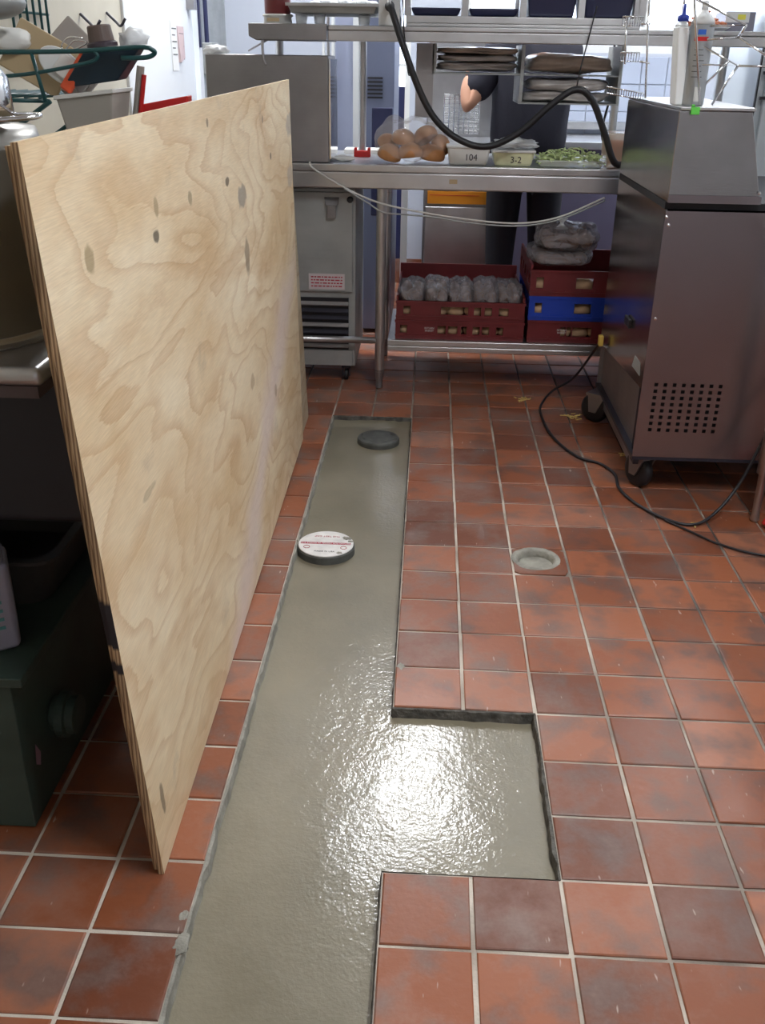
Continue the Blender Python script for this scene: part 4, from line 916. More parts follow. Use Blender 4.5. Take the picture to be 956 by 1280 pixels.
# front lower panel with a punched square of holes: built from strips
hx, hz = [], []
n8 = 8; X0h, X1h, Z0h, Z1h = .787, .990, .235, .388
for q in range(n8): hx.append(X0h + (X1h-X0h)*q/7); hz.append(Z0h + (Z1h-Z0h)*q/7)
f = MB(); r = .0058; y0, y1 = cy0, cy0+.004
f.box(cx0, hx[0]-r, y0, y1, .14, .922).box(hx[-1]+r, cx1, y0, y1, .14, .922).box(hx[0]-r, hx[-1]+r, y0, y1, .14, hz[0]-r).box(hx[0]-r, hx[-1]+r, y0, y1, hz[-1]+r, .922)
for q in range(7): f.box(hx[0]-r, hx[-1]+r, y0, y1, hz[q]+r, hz[q+1]-r)
for zz in hz:
    for q in range(7): f.box(hx[q]+r, hx[q+1]-r, y0, y1, zz-r, zz+r)
f.box(cx0, cx0+.022, y0-.0008, y0, .14, .922)
f.build('front_panel', M_cab, cb)
MB().box(hx[0]-.01, hx[-1]+.01, y1+.012, y1+.016, hz[0]-.01, hz[-1]+.01).build('vent_back', M_void, cb)
MB().hull([(cx0, cy0+.004, .90), (cx0+.004, cy0+.004, .90), (cx0+.004, cy1, .90), (cx0, cy1, .90)], [(cx0, cy0+.004, .92), (cx0+.004, cy0+.004, .92), (cx0+.004, cy1, .92), (cx0, cy1, .92)]) if False else None
MB().hull([(cx0, cy0+.005, .372), (cx0, cy1, .305), (cx0+.006, cy1, .305), (cx0+.006, cy0+.005, .372)], [(cx0, cy0+.005, .925), (cx0, cy1, .925), (cx0+.006, cy1, .925), (cx0+.006, cy0+.005, .925)]).build('side_panel', M_mirror, cb)
MB().box(cx0+.02, cx0+.026, cy0+.09, cy1+.0, .065, .372).build('compressor_cover', M_steelD, cb, bevel=.002)
mb = MB()
for q in range(9): mb.box(cx0+.012, cx0+.03, cy0+.03+q*.006, cy0+.033+q*.006, .10, .36)
mb.build('compressor_fins', M_dark, cb)
MB().box(cx0+.03, cx1, cy0+.03, cy1-.01, .12, .90).build('inner_box', M_void, cb)
MB().box(cx0, cx1, cy0+.001, cy1, .128, .14).build('base_frame', M_dark, cb)
MB().box(cx0+.004, cx1, cy1-.008, cy1, .128, .925).build('back_panel', M_steelD, cb)
MB().box(cx0+.23, cx0+.30, cy0-.001, cy0+.002, .5, .5) if False else None
# upper housing with the slanted right edge
MB().hull([(cx0, cy0, .946), (1.012, cy0, .946), (1.06, cy1, .946), (cx0, cy1, .946)], [(cx0, cy0, 1.196), (.948, cy0, 1.196), (.995, cy1, 1.196), (cx0, cy1, 1.196)]).build('upper_housing', M_mirror, cb, bevel=.003)
MB().box(cx0+.001, 1.012, cy0-.006, cy0-.0005, .946, .968).build('lip', M_cab, cb)
MB().hull([(cx0+.002, cy0-.003, 1.197), (.955, cy0-.003, 1.197), (.998, cy1, 1.197), (cx0+.002, cy1, 1.197)], [(cx0+.002, cy0-.003, 1.206), (.955, cy0-.003, 1.206), (.998, cy1, 1.206), (cx0+.002, cy1, 1.206)]).build('top_plate', M_steelH, cb, bevel=.002)
for (x, z) in ((.747, .882), (.738, .905), (.995, .978), (.747, .60)): MB().lathe([(.005, 0), (.0045, .002), (.002, .003)], (0, 0, 0), 12, Matrix.Translation((x+.008, cy0-.001 if z < .95 else cy0-.006, z)) @ Matrix.Rotation(PI/2, 4, 'X')).build('screw', M_chrome, cb)
MB().box(cx0-.012, cx0-.001, 1.48, 1.56, .50, .53).build('side_latch', M_black, cb, bevel=.003)
MB().hull([(cx0-.001, 1.27, .40), (cx0-.001, 1.40, .395), (cx0-.0001, 1.40, .395), (cx0-.0001, 1.27, .40)], [(cx0-.001, 1.28, .44), (cx0-.001, 1.37, .44), (cx0-.0001, 1.37, .44), (cx0-.0001, 1.28, .44)]).build('sticker', M_galv, cb)
for (x, y, rz) in ((.80, 1.29, .5), (1.5, 1.29, .2), (.755, 1.93, .9), (1.5, 1.93, .3)):
    Mx = Matrix.Translation((x, y, 0)) @ Matrix.Rotation(rz, 4, 'Z')
    c_ = MB().box(-.045, .045, -.045, .045, .118, .128, Mx).hull([Mx @ Vector(p) for p in ((-.030, -.03, .118), (-.022, -.03, .118), (-.022, .045, .118), (-.030, .045, .118))], [Mx @ Vector(p) for p in ((-.030, .005, .045), (-.022, .005, .045), (-.022, .035, .045), (-.030, .035, .045))]).hull([Mx @ Vector(p) for p in ((.022, -.03, .118), (.030, -.03, .118), (.030, .045, .118), (.022, .045, .118))], [Mx @ Vector(p) for p in ((.022, .005, .045), (.030, .005, .045), (.030, .035, .045), (.022, .035, .045))]).build('caster', M_steelD, cb)
    MB().lathe([(.02, -.020), (.046, -.018), (.0585, -.012), (.0585, .012), (.046, .018), (.02, .020)], (0, 0, 0), 32, Mx @ Matrix.Translation((0, .02, .0587)) @ Matrix.Rotation(PI/2, 4, 'Y')).build('wheel', M_black, c_, smooth=True)

# things on the cabinet
ZT = 1.2065
sc_ = thing('spray_can', 'tall silver spray can with a red stripe on top of the steel cabinet', 'can', (.795, 1.31, ZT))
MB().lathe([(.031, ZT), (.033, ZT+.004), (.033, ZT+.205), (.033, ZT+.21)], (.795, 1.31, 0), 32).build('can_body', mat('silver_can', (.36, .38, .40), .35, .6), sc_, smooth=False)
MB().lathe([(.033, ZT+.211), (.030, ZT+.222), (.020, ZT+.236), (.012, ZT+.240), (.010, ZT+.246)], (.795, 1.31, 0), 28).build('shoulder', M_white, sc_, smooth=True)
MB().lathe([(.010, ZT+.246), (.010, ZT+.268), (.006, ZT+.270)], (.795, 1.31, 0), 16).build('nozzle', M_white, sc_, smooth=True)
def wrap(name, a0, a1, z0, z1, m):
    mb = MB(); n = 10; R0, R1 = .0331, .0337; A = []
    for k in range(n+1):
        a = a0 + (a1-a0)*k/n
        A.append([mb.bm.verts.new((.795+rr*math.cos(a), 1.31+rr*math.sin(a), z)) for rr, z in ((R0, z0), (R1, z0), (R1, z1), (R0, z1))])
    for P_, Q in zip(A, A[1:]):
        for q in range(4): mb.bm.faces.new((P_[q], P_[(q+1) % 4], Q[(q+1) % 4], Q[q]))
    mb.bm.faces.new(A[0]); mb.bm.faces.new(A[-1][::-1]); return mb.build(name, m, sc_)
wrap('red_stripe', -2.35, -1.15, ZT+.168, ZT+.179, M_red)
wrap('blue_logo', -2.1, -1.45, ZT+.184, ZT+.197, mat('logo_blue', (.03, .12, .5), .4))
wrap('barcode', -1.75, -1.2, ZT+.012, ZT+.05, M_offw)
for q in range(6): wrap('print_line', -2.2, -1.3-.1*(q % 3), ZT+.075+q*.014, ZT+.077+q*.014, M_cap)
sb = thing('squirt_bottle', 'flat white plastic bottle with a blue cap beside the silver spray can', 'bottle', (.73, 1.33, ZT))
MB().hull([(.7435, 1.30, ZT), (.772, 1.30, ZT), (.772, 1.37, ZT), (.7435, 1.37, ZT)], [(.725, 1.30, ZT+.205), (.757, 1.30, ZT+.205), (.757, 1.37, ZT+.205), (.725, 1.37, ZT+.205)]).hull([(.725, 1.30, ZT+.205), (.757, 1.30, ZT+.205), (.757, 1.37, ZT+.205), (.725, 1.37, ZT+.205)], [(.732, 1.32, ZT+.218), (.755, 1.32, ZT+.218), (.755, 1.35, ZT+.218), (.732, 1.35, ZT+.218)]).build('bottle_body', M_white, sb, bevel=.006, seg=3)
MB().lathe([(.016, ZT+.218), (.016, ZT+.232), (.006, ZT+.236), (.004, ZT+.262)], (.744, 1.335, 0), 18).build('cap', mat('cap_blue', (.02, .05, .38), .4), sb, smooth=True)

# chrome wire rack on the cabinet
wr = thing('wire_rack', 'chrome wire rack with small tiered shelves on top of the steel cabinet', 'rack', (.85, 1.6, ZT))
Wr = .0036
mb = MB()
for pts in ([(.80, 1.235, ZT+.005), (.745, 1.235, 1.47), (.745, 1.235, 1.60)], [(.747, 1.24, 1.477), (.896, 1.24, 1.415), (.797, 1.24, 1.412)], [(.886, 1.26, 1.385), (.979, 1.26, 1.335), (1.05, 1.26, 1.30)],
            [(.886, 1.26, 1.385), (.80, 1.26, 1.378)], [(.796, 1.28, 1.361), (.902, 1.28, 1.313), (.80, 1.28, 1.315)], [(.902, 1.28, 1.313), (1.05, 1.28, 1.312)], [(.896, 1.24, 1.415), (.886, 1.26, 1.385)], [(.902, 1.28, 1.313), (.85, 1.30, ZT+.003)], [(.875, 1.28, 1.325), (.81, 1.30, 1.25)], [(1.05, 1.24, 1.30), (1.05, 1.28, 1.312)]):
    mb.tube(pts, Wr, 6)
mb.build('frame_wire', M_chrome, wr, smooth=True)
mb = MB()
for pts in ([(.748, 1.75, ZT+.003), (.716, 1.75, 1.56)], [(.668, 1.75, 1.31), (.656, 1.75, 1.45)], [(.714, 1.75, 1.32), (.748, 1.75, 1.315)], [(.705, 1.75, 1.43), (.735, 1.75, 1.43)], [(.70, 1.60, 1.56), (.80, 1.60, 1.545), (.80, 1.60, ZT+.003)]): mb.tube(pts, Wr, 6)
mb.build('rear_post', M_chrome, wr, smooth=True)
for (xa, xb, za, zb, dd) in ((.640, .705, 1.449, 1.449, .024), (.646, .706, 1.345, 1.345, .026), (.613, .735, 1.243, 1.225, .022)):
    mb = MB(); n = int((xb-xa)/.008)
    for q in range(n+1):
        x = xa + (xb-xa)*q/n; z = za + (zb-za)*q/n; mb.tube([(x, 1.72, z), (x+.014, 1.80, z-dd)], .0017, 5)
    mb.tube([(xa, 1.72, za), (xb, 1.72, zb)], .0022, 6); mb.tube([(xa+.014, 1.80, za-dd), (xb+.014, 1.80, zb-dd)], .0022, 6)
    mb.build('tier_shelf', M_chrome, wr, smooth=True)
gt = thing('green_tape', 'strip of bright green tape at the front edge of the steel cabinet top', 'tape', (.785, 1.215, 1.20))
MB().box(.772, .797, 1.2115, 1.2165, 1.186, 1.2065).box(.772, .782, 1.21, 1.2165, 1.2065, 1.213).build('tape', M_greentape, gt, bevel=.002)

# right background
ap = thing('grey_appliance', 'grey appliance box with a yellow sticker behind the steel cabinet', 'appliance', (1.25, 2.6, 1.42))
MB().box(1.17, 1.285, 2.50, 2.66, 1.4255, 1.50).build('housing', mat('grey_appliance', (.25, .25, .32), .4), ap, bevel=.004)
MB().box(1.17, 1.26, 2.496, 2.4995, 1.462, 1.498).build('panel', M_white, ap)
MB().box(1.215, 1.245, 2.4945, 2.4958, 1.472, 1.49).build('sticker', mat('sticker_yellow', (.8, .75, .1), .5), ap)
fg = thing('upright_refrigerator', 'tall pale grey upright refrigerator at the right edge behind the cabinet', 'refrigerator', (1.6, 2.7, 0))
MB().box(1.32, 1.98, 2.45, 3.1, .05, 1.95).build('body', mat('pale_grey_steel', (.55, .60, .64), .35, .2), fg, bevel=.008)
MB().box(1.345, 1.97, 2.425, 2.449, .12, 1.9).build('door', bpy.data.materials['pale_grey_steel'], fg, bevel=.006)
for z in (1.28, 1.19): MB().box(1.325, 1.38, 2.41, 2.424, z, z+.012).build('hinge', M_black, fg)
MB().box(1.318, 1.324, 2.447, 2.46, .1, 1.9).build('gasket', M_black, fg)
for x in (1.36, 1.94):
    for y in (2.5, 3.05): MB().lathe([(.02, 0), (.02, .05)], (x, y, 0), 10).build('leg', M_dark, fg)
fp = thing('food_plate', 'white tray heaped with reddish shredded food on the overshelf at the right', 'tray', (1.08, 2.5, 1.4255))
MB().lathe([(.07, 1.4255), (.10, 1.445), (.103, 1.445), (.07, 1.429)], (1.085, 2.48, 0), 28).build('plate', M_white, fp, smooth=True)
mb = MB(); rnd = random.Random(9)
for q in range(90):
    a, rr = rnd.uniform(0, 6.28), rnd.uniform(0, 1)**.6*.075; mb.blob((1.085+rr*math.cos(a), 2.48+rr*math.sin(a), 1.436+rnd.uniform(0, .055)*(1-rr/.09)+.012), (.013, .013, .006), 1, .2, 4, q)
o = mb.build('shredded_meat', mat('reddish_food', (.58, .20, .10), .5, var=(40, .3))); tag(o, 'heap of reddish shredded food on the white tray', 'food', kind='stuff')

# table at the far right edge: only a foot shows
rt_ = thing('side_table', 'steel side table at the right edge, one chrome leg showing on the red tiles', 'table', (1.4, .8, 0))
for (x, y) in ((1.115, 1.05), (1.75, 1.05), (1.115, .35), (1.75, .35)):
    MB().lathe([(.011, .0), (.015, .006), (.012, .03), (.014, .16), (.022, .165), (.022, .84)], (x, y, 0), 18).build('leg', M_steel, rt_, smooth=True)
MB().box(1.09, 1.80, .32, 1.08, .841, .875).build('table_top', M_steelH, rt_, bevel=.004)
rh = thing('red_hose_nozzle', 'red plastic nozzle lying against the chrome leg at the right edge', 'nozzle', (1.16, 1.02, 0))
MB().tube(smooth_path([(1.128, 1.00, .012), (1.15, 1.0, .045), (1.19, 1.0, .07), (1.26, 1.0, .075)], 6), [.010]*6+[.016]*6+[.022]*7, 12).build('nozzle_body', M_red, rh, smooth=True)
MB().tube([(1.150, .985, .010), (1.145, .98, .004), (1.155, .975, .003)], .004, 8).build('clip', M_chrome, rh)

# ================================================================ HOSES AND CORDS
hs = thing('black_hose', 'thick black hose looping down in front of the overshelf and food tubs', 'hose', (.3, 2.15, 1.2))
MB().tube(smooth_path([(-.130, 2.235, 1.490), (-.123, 2.17, 1.485), (-.071, 2.15, 1.351), (-.01, 2.15, 1.21), (.056, 2.15, 1.108), (.15, 2.15, 1.039), (.258, 2.15, 1.018), (.375, 2.15, 1.072), (.487, 2.15, 1.171), (.571, 2.15, 1.222), (.633, 2.15, 1.187), (.69, 2.15, 1.078), (.748, 2.15, .965), (.83, 2.16, 1.0), (.93, 2.18, 1.10), (1.05, 2.2, 1.2)], 8), .0125, 12).build('hose', M_black, hs, smooth=True)
MB().tube([(.571, 2.15, 1.225), (.582, 2.16, 1.30), (.60, 2.20, 1.365), (.63, 2.238, 1.50)], .0028, 6).build('hanging_string', M_black, hs)
c1 = MB().tube(smooth_path([(-.085, 2.24, 1.60), (-.078, 2.225, 1.45), (-.068, 2.225, 1.36), (-.055, 2.20, 1.27), (-.045, 2.165, 1.26)], 6), .003, 6).build('thin_cable', M_black, smooth=True)
tag(c1, 'thin black cable hanging down beside the thick black hose', 'cable')
wc = MB().tube(smooth_path([(-.44, 2.262, .938), (-.42, 2.237, .915), (-.299, 2.236, .847), (-.171, 2.236, .795), (-.01, 2.236, .762), (.215, 2.236, .733), (.408, 2.236, .725), (.564, 2.236, .753), (.735, 2.24, .83)], 8), .0038, 8).build('draped_cable', M_offw, smooth=True)
tag(wc, 'pale electric cord draped along the front of the work table, upper of two', 'cord')
wc2 = MB().tube(smooth_path([(-.30, 2.228, .845), (-.205, 2.235, .79), (-.14, 2.237, .755), (-.05, 2.237, .748), (.06, 2.228, .742), (.215, 2.228, .722), (.408, 2.228, .716), (.564, 2.228, .745), (.735, 2.23, .82)], 8), .0032, 8).build('draped_cable', M_galv, smooth=True)
tag(wc2, 'grey electric cord draped along the front of the work table, lower of two', 'cord')
pc = thing('power_cord', 'black power cord with a yellow plug curling over the red tiles beside the steel cabinet', 'cord', (.7, 1.7, 0))
MB().tube(smooth_path([(.722, 1.905, .335), (.715, 2.0, .27), (.68, 2.20, .10), (.61, 2.27, .02), (.561, 2.174, .006), (.529, 2.017, .006), (.548, 1.741, .006), (.614, 1.541, .006), (.69, 1.475, .006), (.728, 1.38, .006), (.722, 1.26, .006), (.755, 1.14, .006), (.825, 1.03, .006), (.905, .992, .006), (.98, 1.03, .03), (1.06, 1.08, .12), (1.12, 1.10, .28), (1.20, 1.12, .45)], 8), .0052, 8).build('cord', M_black, pc, smooth=True)
MB().box(.712, .730, 1.885, 1.915, .325, .365).build('plug', M_yellow, pc, bevel=.004)
c3 = MB().tube(smooth_path([(.825, 1.02, .005), (.90, .93, .005), (.957, .863, .005), (1.07, .80, .005), (1.3, .77, .005)], 8), .0035, 8).build('floor_cable', M_black, smooth=True)
tag(c3, 'second thin black cord running right across the tiles in front of the cabinet', 'cord')
c4 = MB().tube(smooth_path([(.79, 2.75, 1.40), (.80, 2.70, 1.25), (.765, 2.66, 1.05), (.80, 2.66, .96)], 8), .005, 8).build('thin_cable', M_black, smooth=True)
tag(c4, 'black cable hanging behind the right overshelf post', 'cable')

# ================================================================ TRENCH CAPS
cp = thing('drain_test_cap', 'round white drain cap with a red band, half sunk in the wet concrete', 'drain cap', (-.231, .783, -.03))
MB().lathe([(.082, -.045), (.086, -.04), (.086, -.006), (.083, -.002)], (-.231, .783, 0), 48).build('rubber_rim', M_cap, cp, smooth=False)
MB().lathe([(.0825, -.002), (.0825, .0004), (.079, .0012)], (-.231, .783, 0), 48).build('cap_face', mat('cap_white', (.78, .77, .76), .45, var=(30, .12)), cp)
cxx, cyy = -.231, .783
hw = math.sqrt(.0788**2 - .003**2)
MB().box(cxx-hw+.003, cxx+hw-.004, cyy-.0055, cyy+.0055, .0012, .0017).build('red_band', M_seal, cp)
text_mesh('band_lettering', 'TESTING FOR MODEL IN SINGLE T.N.', .0092, M_white, cp, Matrix.Translation((cxx, cyy, .002)) @ Matrix.Rotation(PI, 4, 'Z'), .0002)
text_mesh('cap_lettering', 'THE TEST CAP', .012, M_seal, cp, Matrix.Translation((cxx, cyy+.046, .0015)) @ Matrix.Rotation(PI, 4, 'Z'), .0002)
text_mesh('cap_lettering', 'MADE IN USA', .010, M_ink, cp, Matrix.Translation((cxx, cyy-.052, .0015)), .0002)
for sx in (-1, 1): MB().tube([(cxx+sx*.055+.009*math.cos(a*PI/6), cyy-.026+.009*math.sin(a*PI/6), .0016) for a in range(12)], .0009, 5, closed=True).build('cap_ring', M_seal, cp)
for (dx, dy, s, sd) in ((.062, .036, .012, 1), (.072, .018, .008, 4), (.052, .042, .006, 9), (.045, -.058, .008, 12)): MB().blob((cxx+dx, cyy+dy, .001), (s, s*.8, .0022), 3, .4, 6, sd).build('cement_smear', M_lip, cp, smooth=True)
cg = thing('drain_plug', 'round dark grey drain cap sunk in wet concrete at the far end of the trench', 'drain cap', (-.123, 1.70, -.03))
MB().lathe([(.076, -.04), (.081, -.036), (.081, -.012), (.078, -.006), (.072, -.004)], (-.123, 1.70, 0), 44).build('cap_body', M_cap, cg)
MB().blob((-.123, 1.705, -.004), (.066, .064, .0012), 3, .2, 5, 3).build('cement_skin', M_cap, cg, smooth=True)

# floor scraps
def scraps(x, y, n, s, lab, m=M_scrap):
    mb = MB(); rnd = random.Random(int(x*1000))
    for q in range(n):
        Mx = Matrix.Translation((x+rnd.gauss(0, s), y+rnd.gauss(0, s), .003)) @ Matrix.Rotation(rnd.uniform(0, 6), 4, 'Z') @ Matrix.Rotation(rnd.uniform(-.3, .3), 4, 'X')
        l = rnd.uniform(.005, .014); mb.box(-l, l, -.002, .002, -.0015, .0015, Mx)
    tag(mb.build('food_scraps', m), lab, 'food scraps')
scraps(.477, 2.18, 14, .015, 'yellow food scraps on the tiles in front of the right crates')
scraps(.665, 1.99, 20, .020, 'pale yellow food scraps on the tiles by the rear caster of the steel cabinet')
scraps(.80, 1.62-.03, 6, .01, 'few pale crumbs on the tiles beneath the steel cabinet')
scraps(.915, 1.00, 5, .006, 'pale crumbs beside the thin black cord')

# ================================================================ LEFT SIDE
sk = thing('steel_sink', 'stainless steel sink counter with a rounded front rim behind the plywood', 'sink', (-.85, .2, 0))
MB().box(-1.195, -.508, -.45, .95, .879, .908).build('rim', M_steelH, sk, bevel=.012, seg=4)
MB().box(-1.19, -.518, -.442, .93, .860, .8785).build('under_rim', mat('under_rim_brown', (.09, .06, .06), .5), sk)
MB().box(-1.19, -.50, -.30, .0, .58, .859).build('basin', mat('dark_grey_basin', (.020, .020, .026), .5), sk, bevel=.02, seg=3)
for (x, y) in ((-.53, .90), (-1.17, .90)): MB().lathe([(.018, 0), (.018, .85)], (x, y, 0), 14).build('leg', M_steelD, sk)
MB().box(-1.19, -1.0, .3, .95, .02, .845).build('under_sink_shade', M_void, sk)  # near-black block standing in for the shade under the sink
kt = thing('steel_urn', 'tall round stainless urn standing on the sink counter at the left edge', 'urn', (-.745, -.235, .908))
MB().lathe([(.19, .9085), (.197, .915), (.197, .93), (.19, .945), (.188, 1.19), (.180, 1.215), (.10, 1.225)], (-.745, -.235, 0), 48).build('urn_body', steel('urn_steel', (.30, .29, .27), .3, (1, 1, 4)), kt, smooth=True)
MB().lathe([(.190, .9085), (.192, .926), (.198, .926), (.201, .9085)], (-.745, -.235, 0), 40).build('base_ring', M_chrome, kt, smooth=True)
pt = thing('steel_pitcher', 'small shiny steel pitcher with a wire loop handle on top of the urn', 'pitcher', (-.63, -.28, 1.226))
MB().lathe([(.055, 1.226), (.060, 1.23), (.057, 1.285), (.045, 1.305), (.02, 1.31)], (-.622, -.29, 0), 28).build('pitcher_body', M_chrome, pt, smooth=True)
MB().tube(smooth_path([(-.65, -.345, 1.232), (-.57, -.34, 1.233), (-.525, -.32, 1.236), (-.518, -.30, 1.238), (-.53, -.285, 1.238), (-.58, -.27, 1.236)], 6), .004, 8).build('loop_handle', M_chrome, pt, smooth=True)

gtp = thing('grease_trap', 'dark green painted steel grease trap box on the tiles at the lower left', 'grease trap', (-.9, -.1, 0))
MB().box(-1.19, -.655, -.418, .45, .001, .327).build('body', M_greenp, gtp, bevel=.003)
MB().box(-1.195, -.628, -.43, .46, .328, .347).build('lid', M_greenp, gtp, bevel=.003)
MB().lathe([(.034, 0), (.034, .012), (.046, .014), (.046, .030), (.038, .032), (.038, .048), (.022, .05)], (0, 0, 0), 32, Matrix.Translation((-.6545, -.265, .150)) @ Matrix.Rotation(PI/2, 4, 'Y')).build('pipe_coupling', M_greenp, gtp, smooth=False)
MB().hull([(-.6542, -.375, .115), (-.6542, -.358, .10), (-.6542, -.350, .125), (-.6542, -.366, .155)], [(-.6538, -.375, .115), (-.6538, -.358, .10), (-.6538, -.350, .125), (-.6538, -.366, .155)]).build('paint_chip', M_pink, gtp)
tbx = thing('grey_plastic_tub', 'dark grey plastic bus tub sitting on the grease trap lid', 'tub', (-.80, -.02, .347))
def basin(x0, x1, y0, y1, z0, z1, th, m, parent, taper=.03):
    mb = MB(); A = [(x0+taper, y0+taper), (x1-taper, y0+taper), (x1-taper, y1-taper), (x0+taper, y1-taper)]; Bq = [(x0, y0), (x1, y0), (x1, y1), (x0, y1)]
    def rr(P_, z, ins):
        out = []; xs = [p[0] for p in P_]; ys = [p[1] for p in P_]; a, b_, c, d = min(xs)+ins, max(xs)-ins, min(ys)+ins, max(ys)-ins; R = .045
        for cx_, cy_, a0 in ((b_-R, c+R, -PI/2), (b_-R, d-R, 0), (a+R, d-R, PI/2), (a+R, c+R, PI)):
            for q in range(5): an = a0 + q*PI/8; out.append((cx_+R*math.cos(an), cy_+R*math.sin(an), z))
        return out
    rings = [rr(A, z0, 0), rr(Bq, z1, 0), rr(Bq, z1, -.012), rr(Bq, z1+.006, -.012), rr(Bq, z1+.006, th), rr(A, z0+.005, th)]
    R = [[mb.bm.verts.new(p) for p in r_] for r_ in rings]
    for P_, Q in zip(R, R[1:]):
        for q in range(len(P_)): mb.bm.faces.new((P_[q], P_[(q+1) % len(P_)], Q[(q+1) % len(P_)], Q[q]))
    mb.bm.faces.new(R[0][::-1]); mb.bm.faces.new(R[-1])
    return mb.build('tub_shell', m, parent, smooth=False)
basin(-1.12, -.645, -.215, .15, .3475, .455, .006, mat('dark_grey_plastic', (.06, .055, .055), .45), tbx)
jg = thing('white_jug', 'white plastic chemical jug with a teal striped label on the grease trap lid', 'jug', (-.72, -.36, .347))
MB().hull([(-.79, -.415, .3475), (-.662, -.335, .3475), (-.70, -.255, .3475), (-.83, -.33, .3475)], [(-.79, -.415, .52), (-.662, -.335, .52), (-.70, -.255, .52), (-.83, -.33, .52)]).hull([(-.79, -.415, .52), (-.662, -.335, .52), (-.70, -.255, .52), (-.83, -.33, .52)], [(-.765, -.365, .58), (-.73, -.34, .58), (-.735, -.31, .58), (-.77, -.335, .58)]).build('jug_body', mat('milky_plastic', (.33, .33, .42), .35), jg, bevel=.012, seg=3)
def side_pt(t, z, o=.0012): 
    a = Vector((-.79, -.415, 0)); b_ = Vector((-.662, -.335, 0)); n = Vector((.53, -.85, 0)); p = a.lerp(b_, t) + n*o; return (p.x, p.y, z)
for q in range(6):
    z = .395 + q*.017; MB().hull([side_pt(.1, z, .0005), side_pt(.86, z-.004*0, .0005), side_pt(.86, z, .0016), side_pt(.1, z, .0016)], [side_pt(.1, z+.006, .0005), side_pt(.86, z+.006, .0005), side_pt(.86, z+.006, .0016), side_pt(.1, z+.006, .0016)]).build('label_stripe', mat('teal_print', (.08, .28, .28), .5) if q == 0 else bpy.data.materials['teal_print'], jg)
MB().lathe([(.019, .581), (.019, .603), (.016, .606)], (-.751, -.338, 0), 18).build('cap', M_blue, jg)

# green wire shelf
ws = thing('green_wire_shelf', 'green coated wire shelf on the left wall above the plywood', 'shelf', (-.9, .95, 1.2))
YS = .75; 
mb = MB()
mb.tube(smooth_path([(-1.19, YS, 1.317), (-.98, YS, 1.318), (-.80, YS, 1.323), (-.66, YS, 1.333), (-.632, YS+.005, 1.328), (-.628, YS+.01, 1.320), (-.65, YS+.01, 1.311), (-.71, YS+.01, 1.309)], 6), .0055, 8)
mb.tube(smooth_path([(-1.19, YS, 1.262), (-.98, YS, 1.266), (-.80, YS, 1.295), (-.765, YS, 1.31), (-.77, YS, 1.322)], 6), .0045, 8)
mb.tube([(-.925, YS, 1.318), (-.905, YS, 1.21)], .005, 8)
mb.build('front_rail', M_green, ws, smooth=True)
mb = MB()
mb.tube([(-1.19, YS+.02, 1.21), (-.905, YS+.02, 1.21)], .005, 8); mb.tube([(-1.19, YS+.50, 1.21), (-.905, YS+.50, 1.21)], .005, 8)
for q in range(8): x = -1.18+q*.036; mb.tube([(x, YS+.02, 1.217), (x, YS+.50, 1.217)], .0025, 5)
mb.build('shelf_wires', M_green, ws, smooth=True)
MB().tube([(-.90, YS+.02, 1.21), (-1.19, YS+.02, 1.02)], .006, 8).tube([(-.90, YS+.48, 1.21), (-1.19, YS+.48, 1.02)], .006, 8).build('bracket', M_green, ws)
wg = thing('wall_wire_grid', 'dark green wire grid fixed on the cream wall above the shelf', 'wire grid', (-1.17, 1.5, 1.4))
mb = MB()
for q in range(6): mb.tube([(-1.178, 1.30+q*.055, 1.25), (-1.178, 1.30+q*.055, 1.75)], .0042, 6)
for z in (1.30, 1.425, 1.55): mb.tube([(-1.184, 1.28, z), (-1.184, 1.60, z)], .0042, 6)
mb.build('grid_wires', M_green, wg, smooth=True)
def slab(name, c, w, h, th, tilt, roll, m, lab, cat, parent=None, yaw=0, bev=.004, round_=False):
    Mx = Matrix.Translation(c) @ Matrix.Rotation(yaw, 4, 'Z') @ Matrix.Rotation(tilt, 4, 'X') @ Matrix.Rotation(roll, 4, 'Y')
    mb = MB()
    if round_:
        mb.lathe([(1, -th/2), (1.0, th/2)], (0, 0, 0), 32); 
        for v in mb.bm.verts: v.co = Mx @ Matrix.Rotation(PI/2, 4, 'X') @ Vector((v.co.x*w/2, v.co.y*h/2, v.co.z))
    else: mb.box(-w/2, w/2, -th/2, th/2, -h/2, h/2, Mx)
    o = mb.build(name, m, parent, bevel=bev)
    if lab: tag(o, lab, cat)
    return o
# shelf contents, upper frame heights
slab('tan_lid', (-.965, .90, 1.305), .17, .13, .01, -.3, .5, M_tan, 'tan plastic lid standing tilted at the left of the green wire shelf', 'lid')  # this slab and the next two are plastic lids
slab('grey_lid', (-.895, .95, 1.298), .17, .15, .008, -.3, .75, mat('smoky_lid', (.36, .33, .31), .3), 'smoky grey plastic lid leaning behind the white oval lid on the green shelf', 'lid')
slab('white_lid', (-.895, .86, 1.288), .13, .075, .012, -.3, .6, M_white, 'bright white oval lid on the green wire shelf', 'lid', round_=True)
slab('white_board', (-.86, .84, 1.272), .10, .055, .008, -.3, .65, M_paper, 'white plastic sheet just below the white oval lid', 'sheet')
slab('orange_scraper', (-.838, .80, 1.275), .030, .105, .02, -.2, .62, M_orange, 'orange plastic handle standing left of the dark green tray', 'handle', bev=.006)
ty = thing('dark_green_tray', 'dark green rectangular tray tilted on the green wire shelf', 'tray', (-.77, .78, 1.27))
MB().hull([(-.875, .79, 1.238), (-.735, .79, 1.258), (-.72, .83, 1.262), (-.87, .83, 1.243)], [(-.805, .77, 1.322), (-.665, .77, 1.332), (-.66, .81, 1.335), (-.79, .81, 1.325)]).build('tray_body', mat('dark_teal_plastic', (.012, .030, .050), .4), ty, bevel=.004)
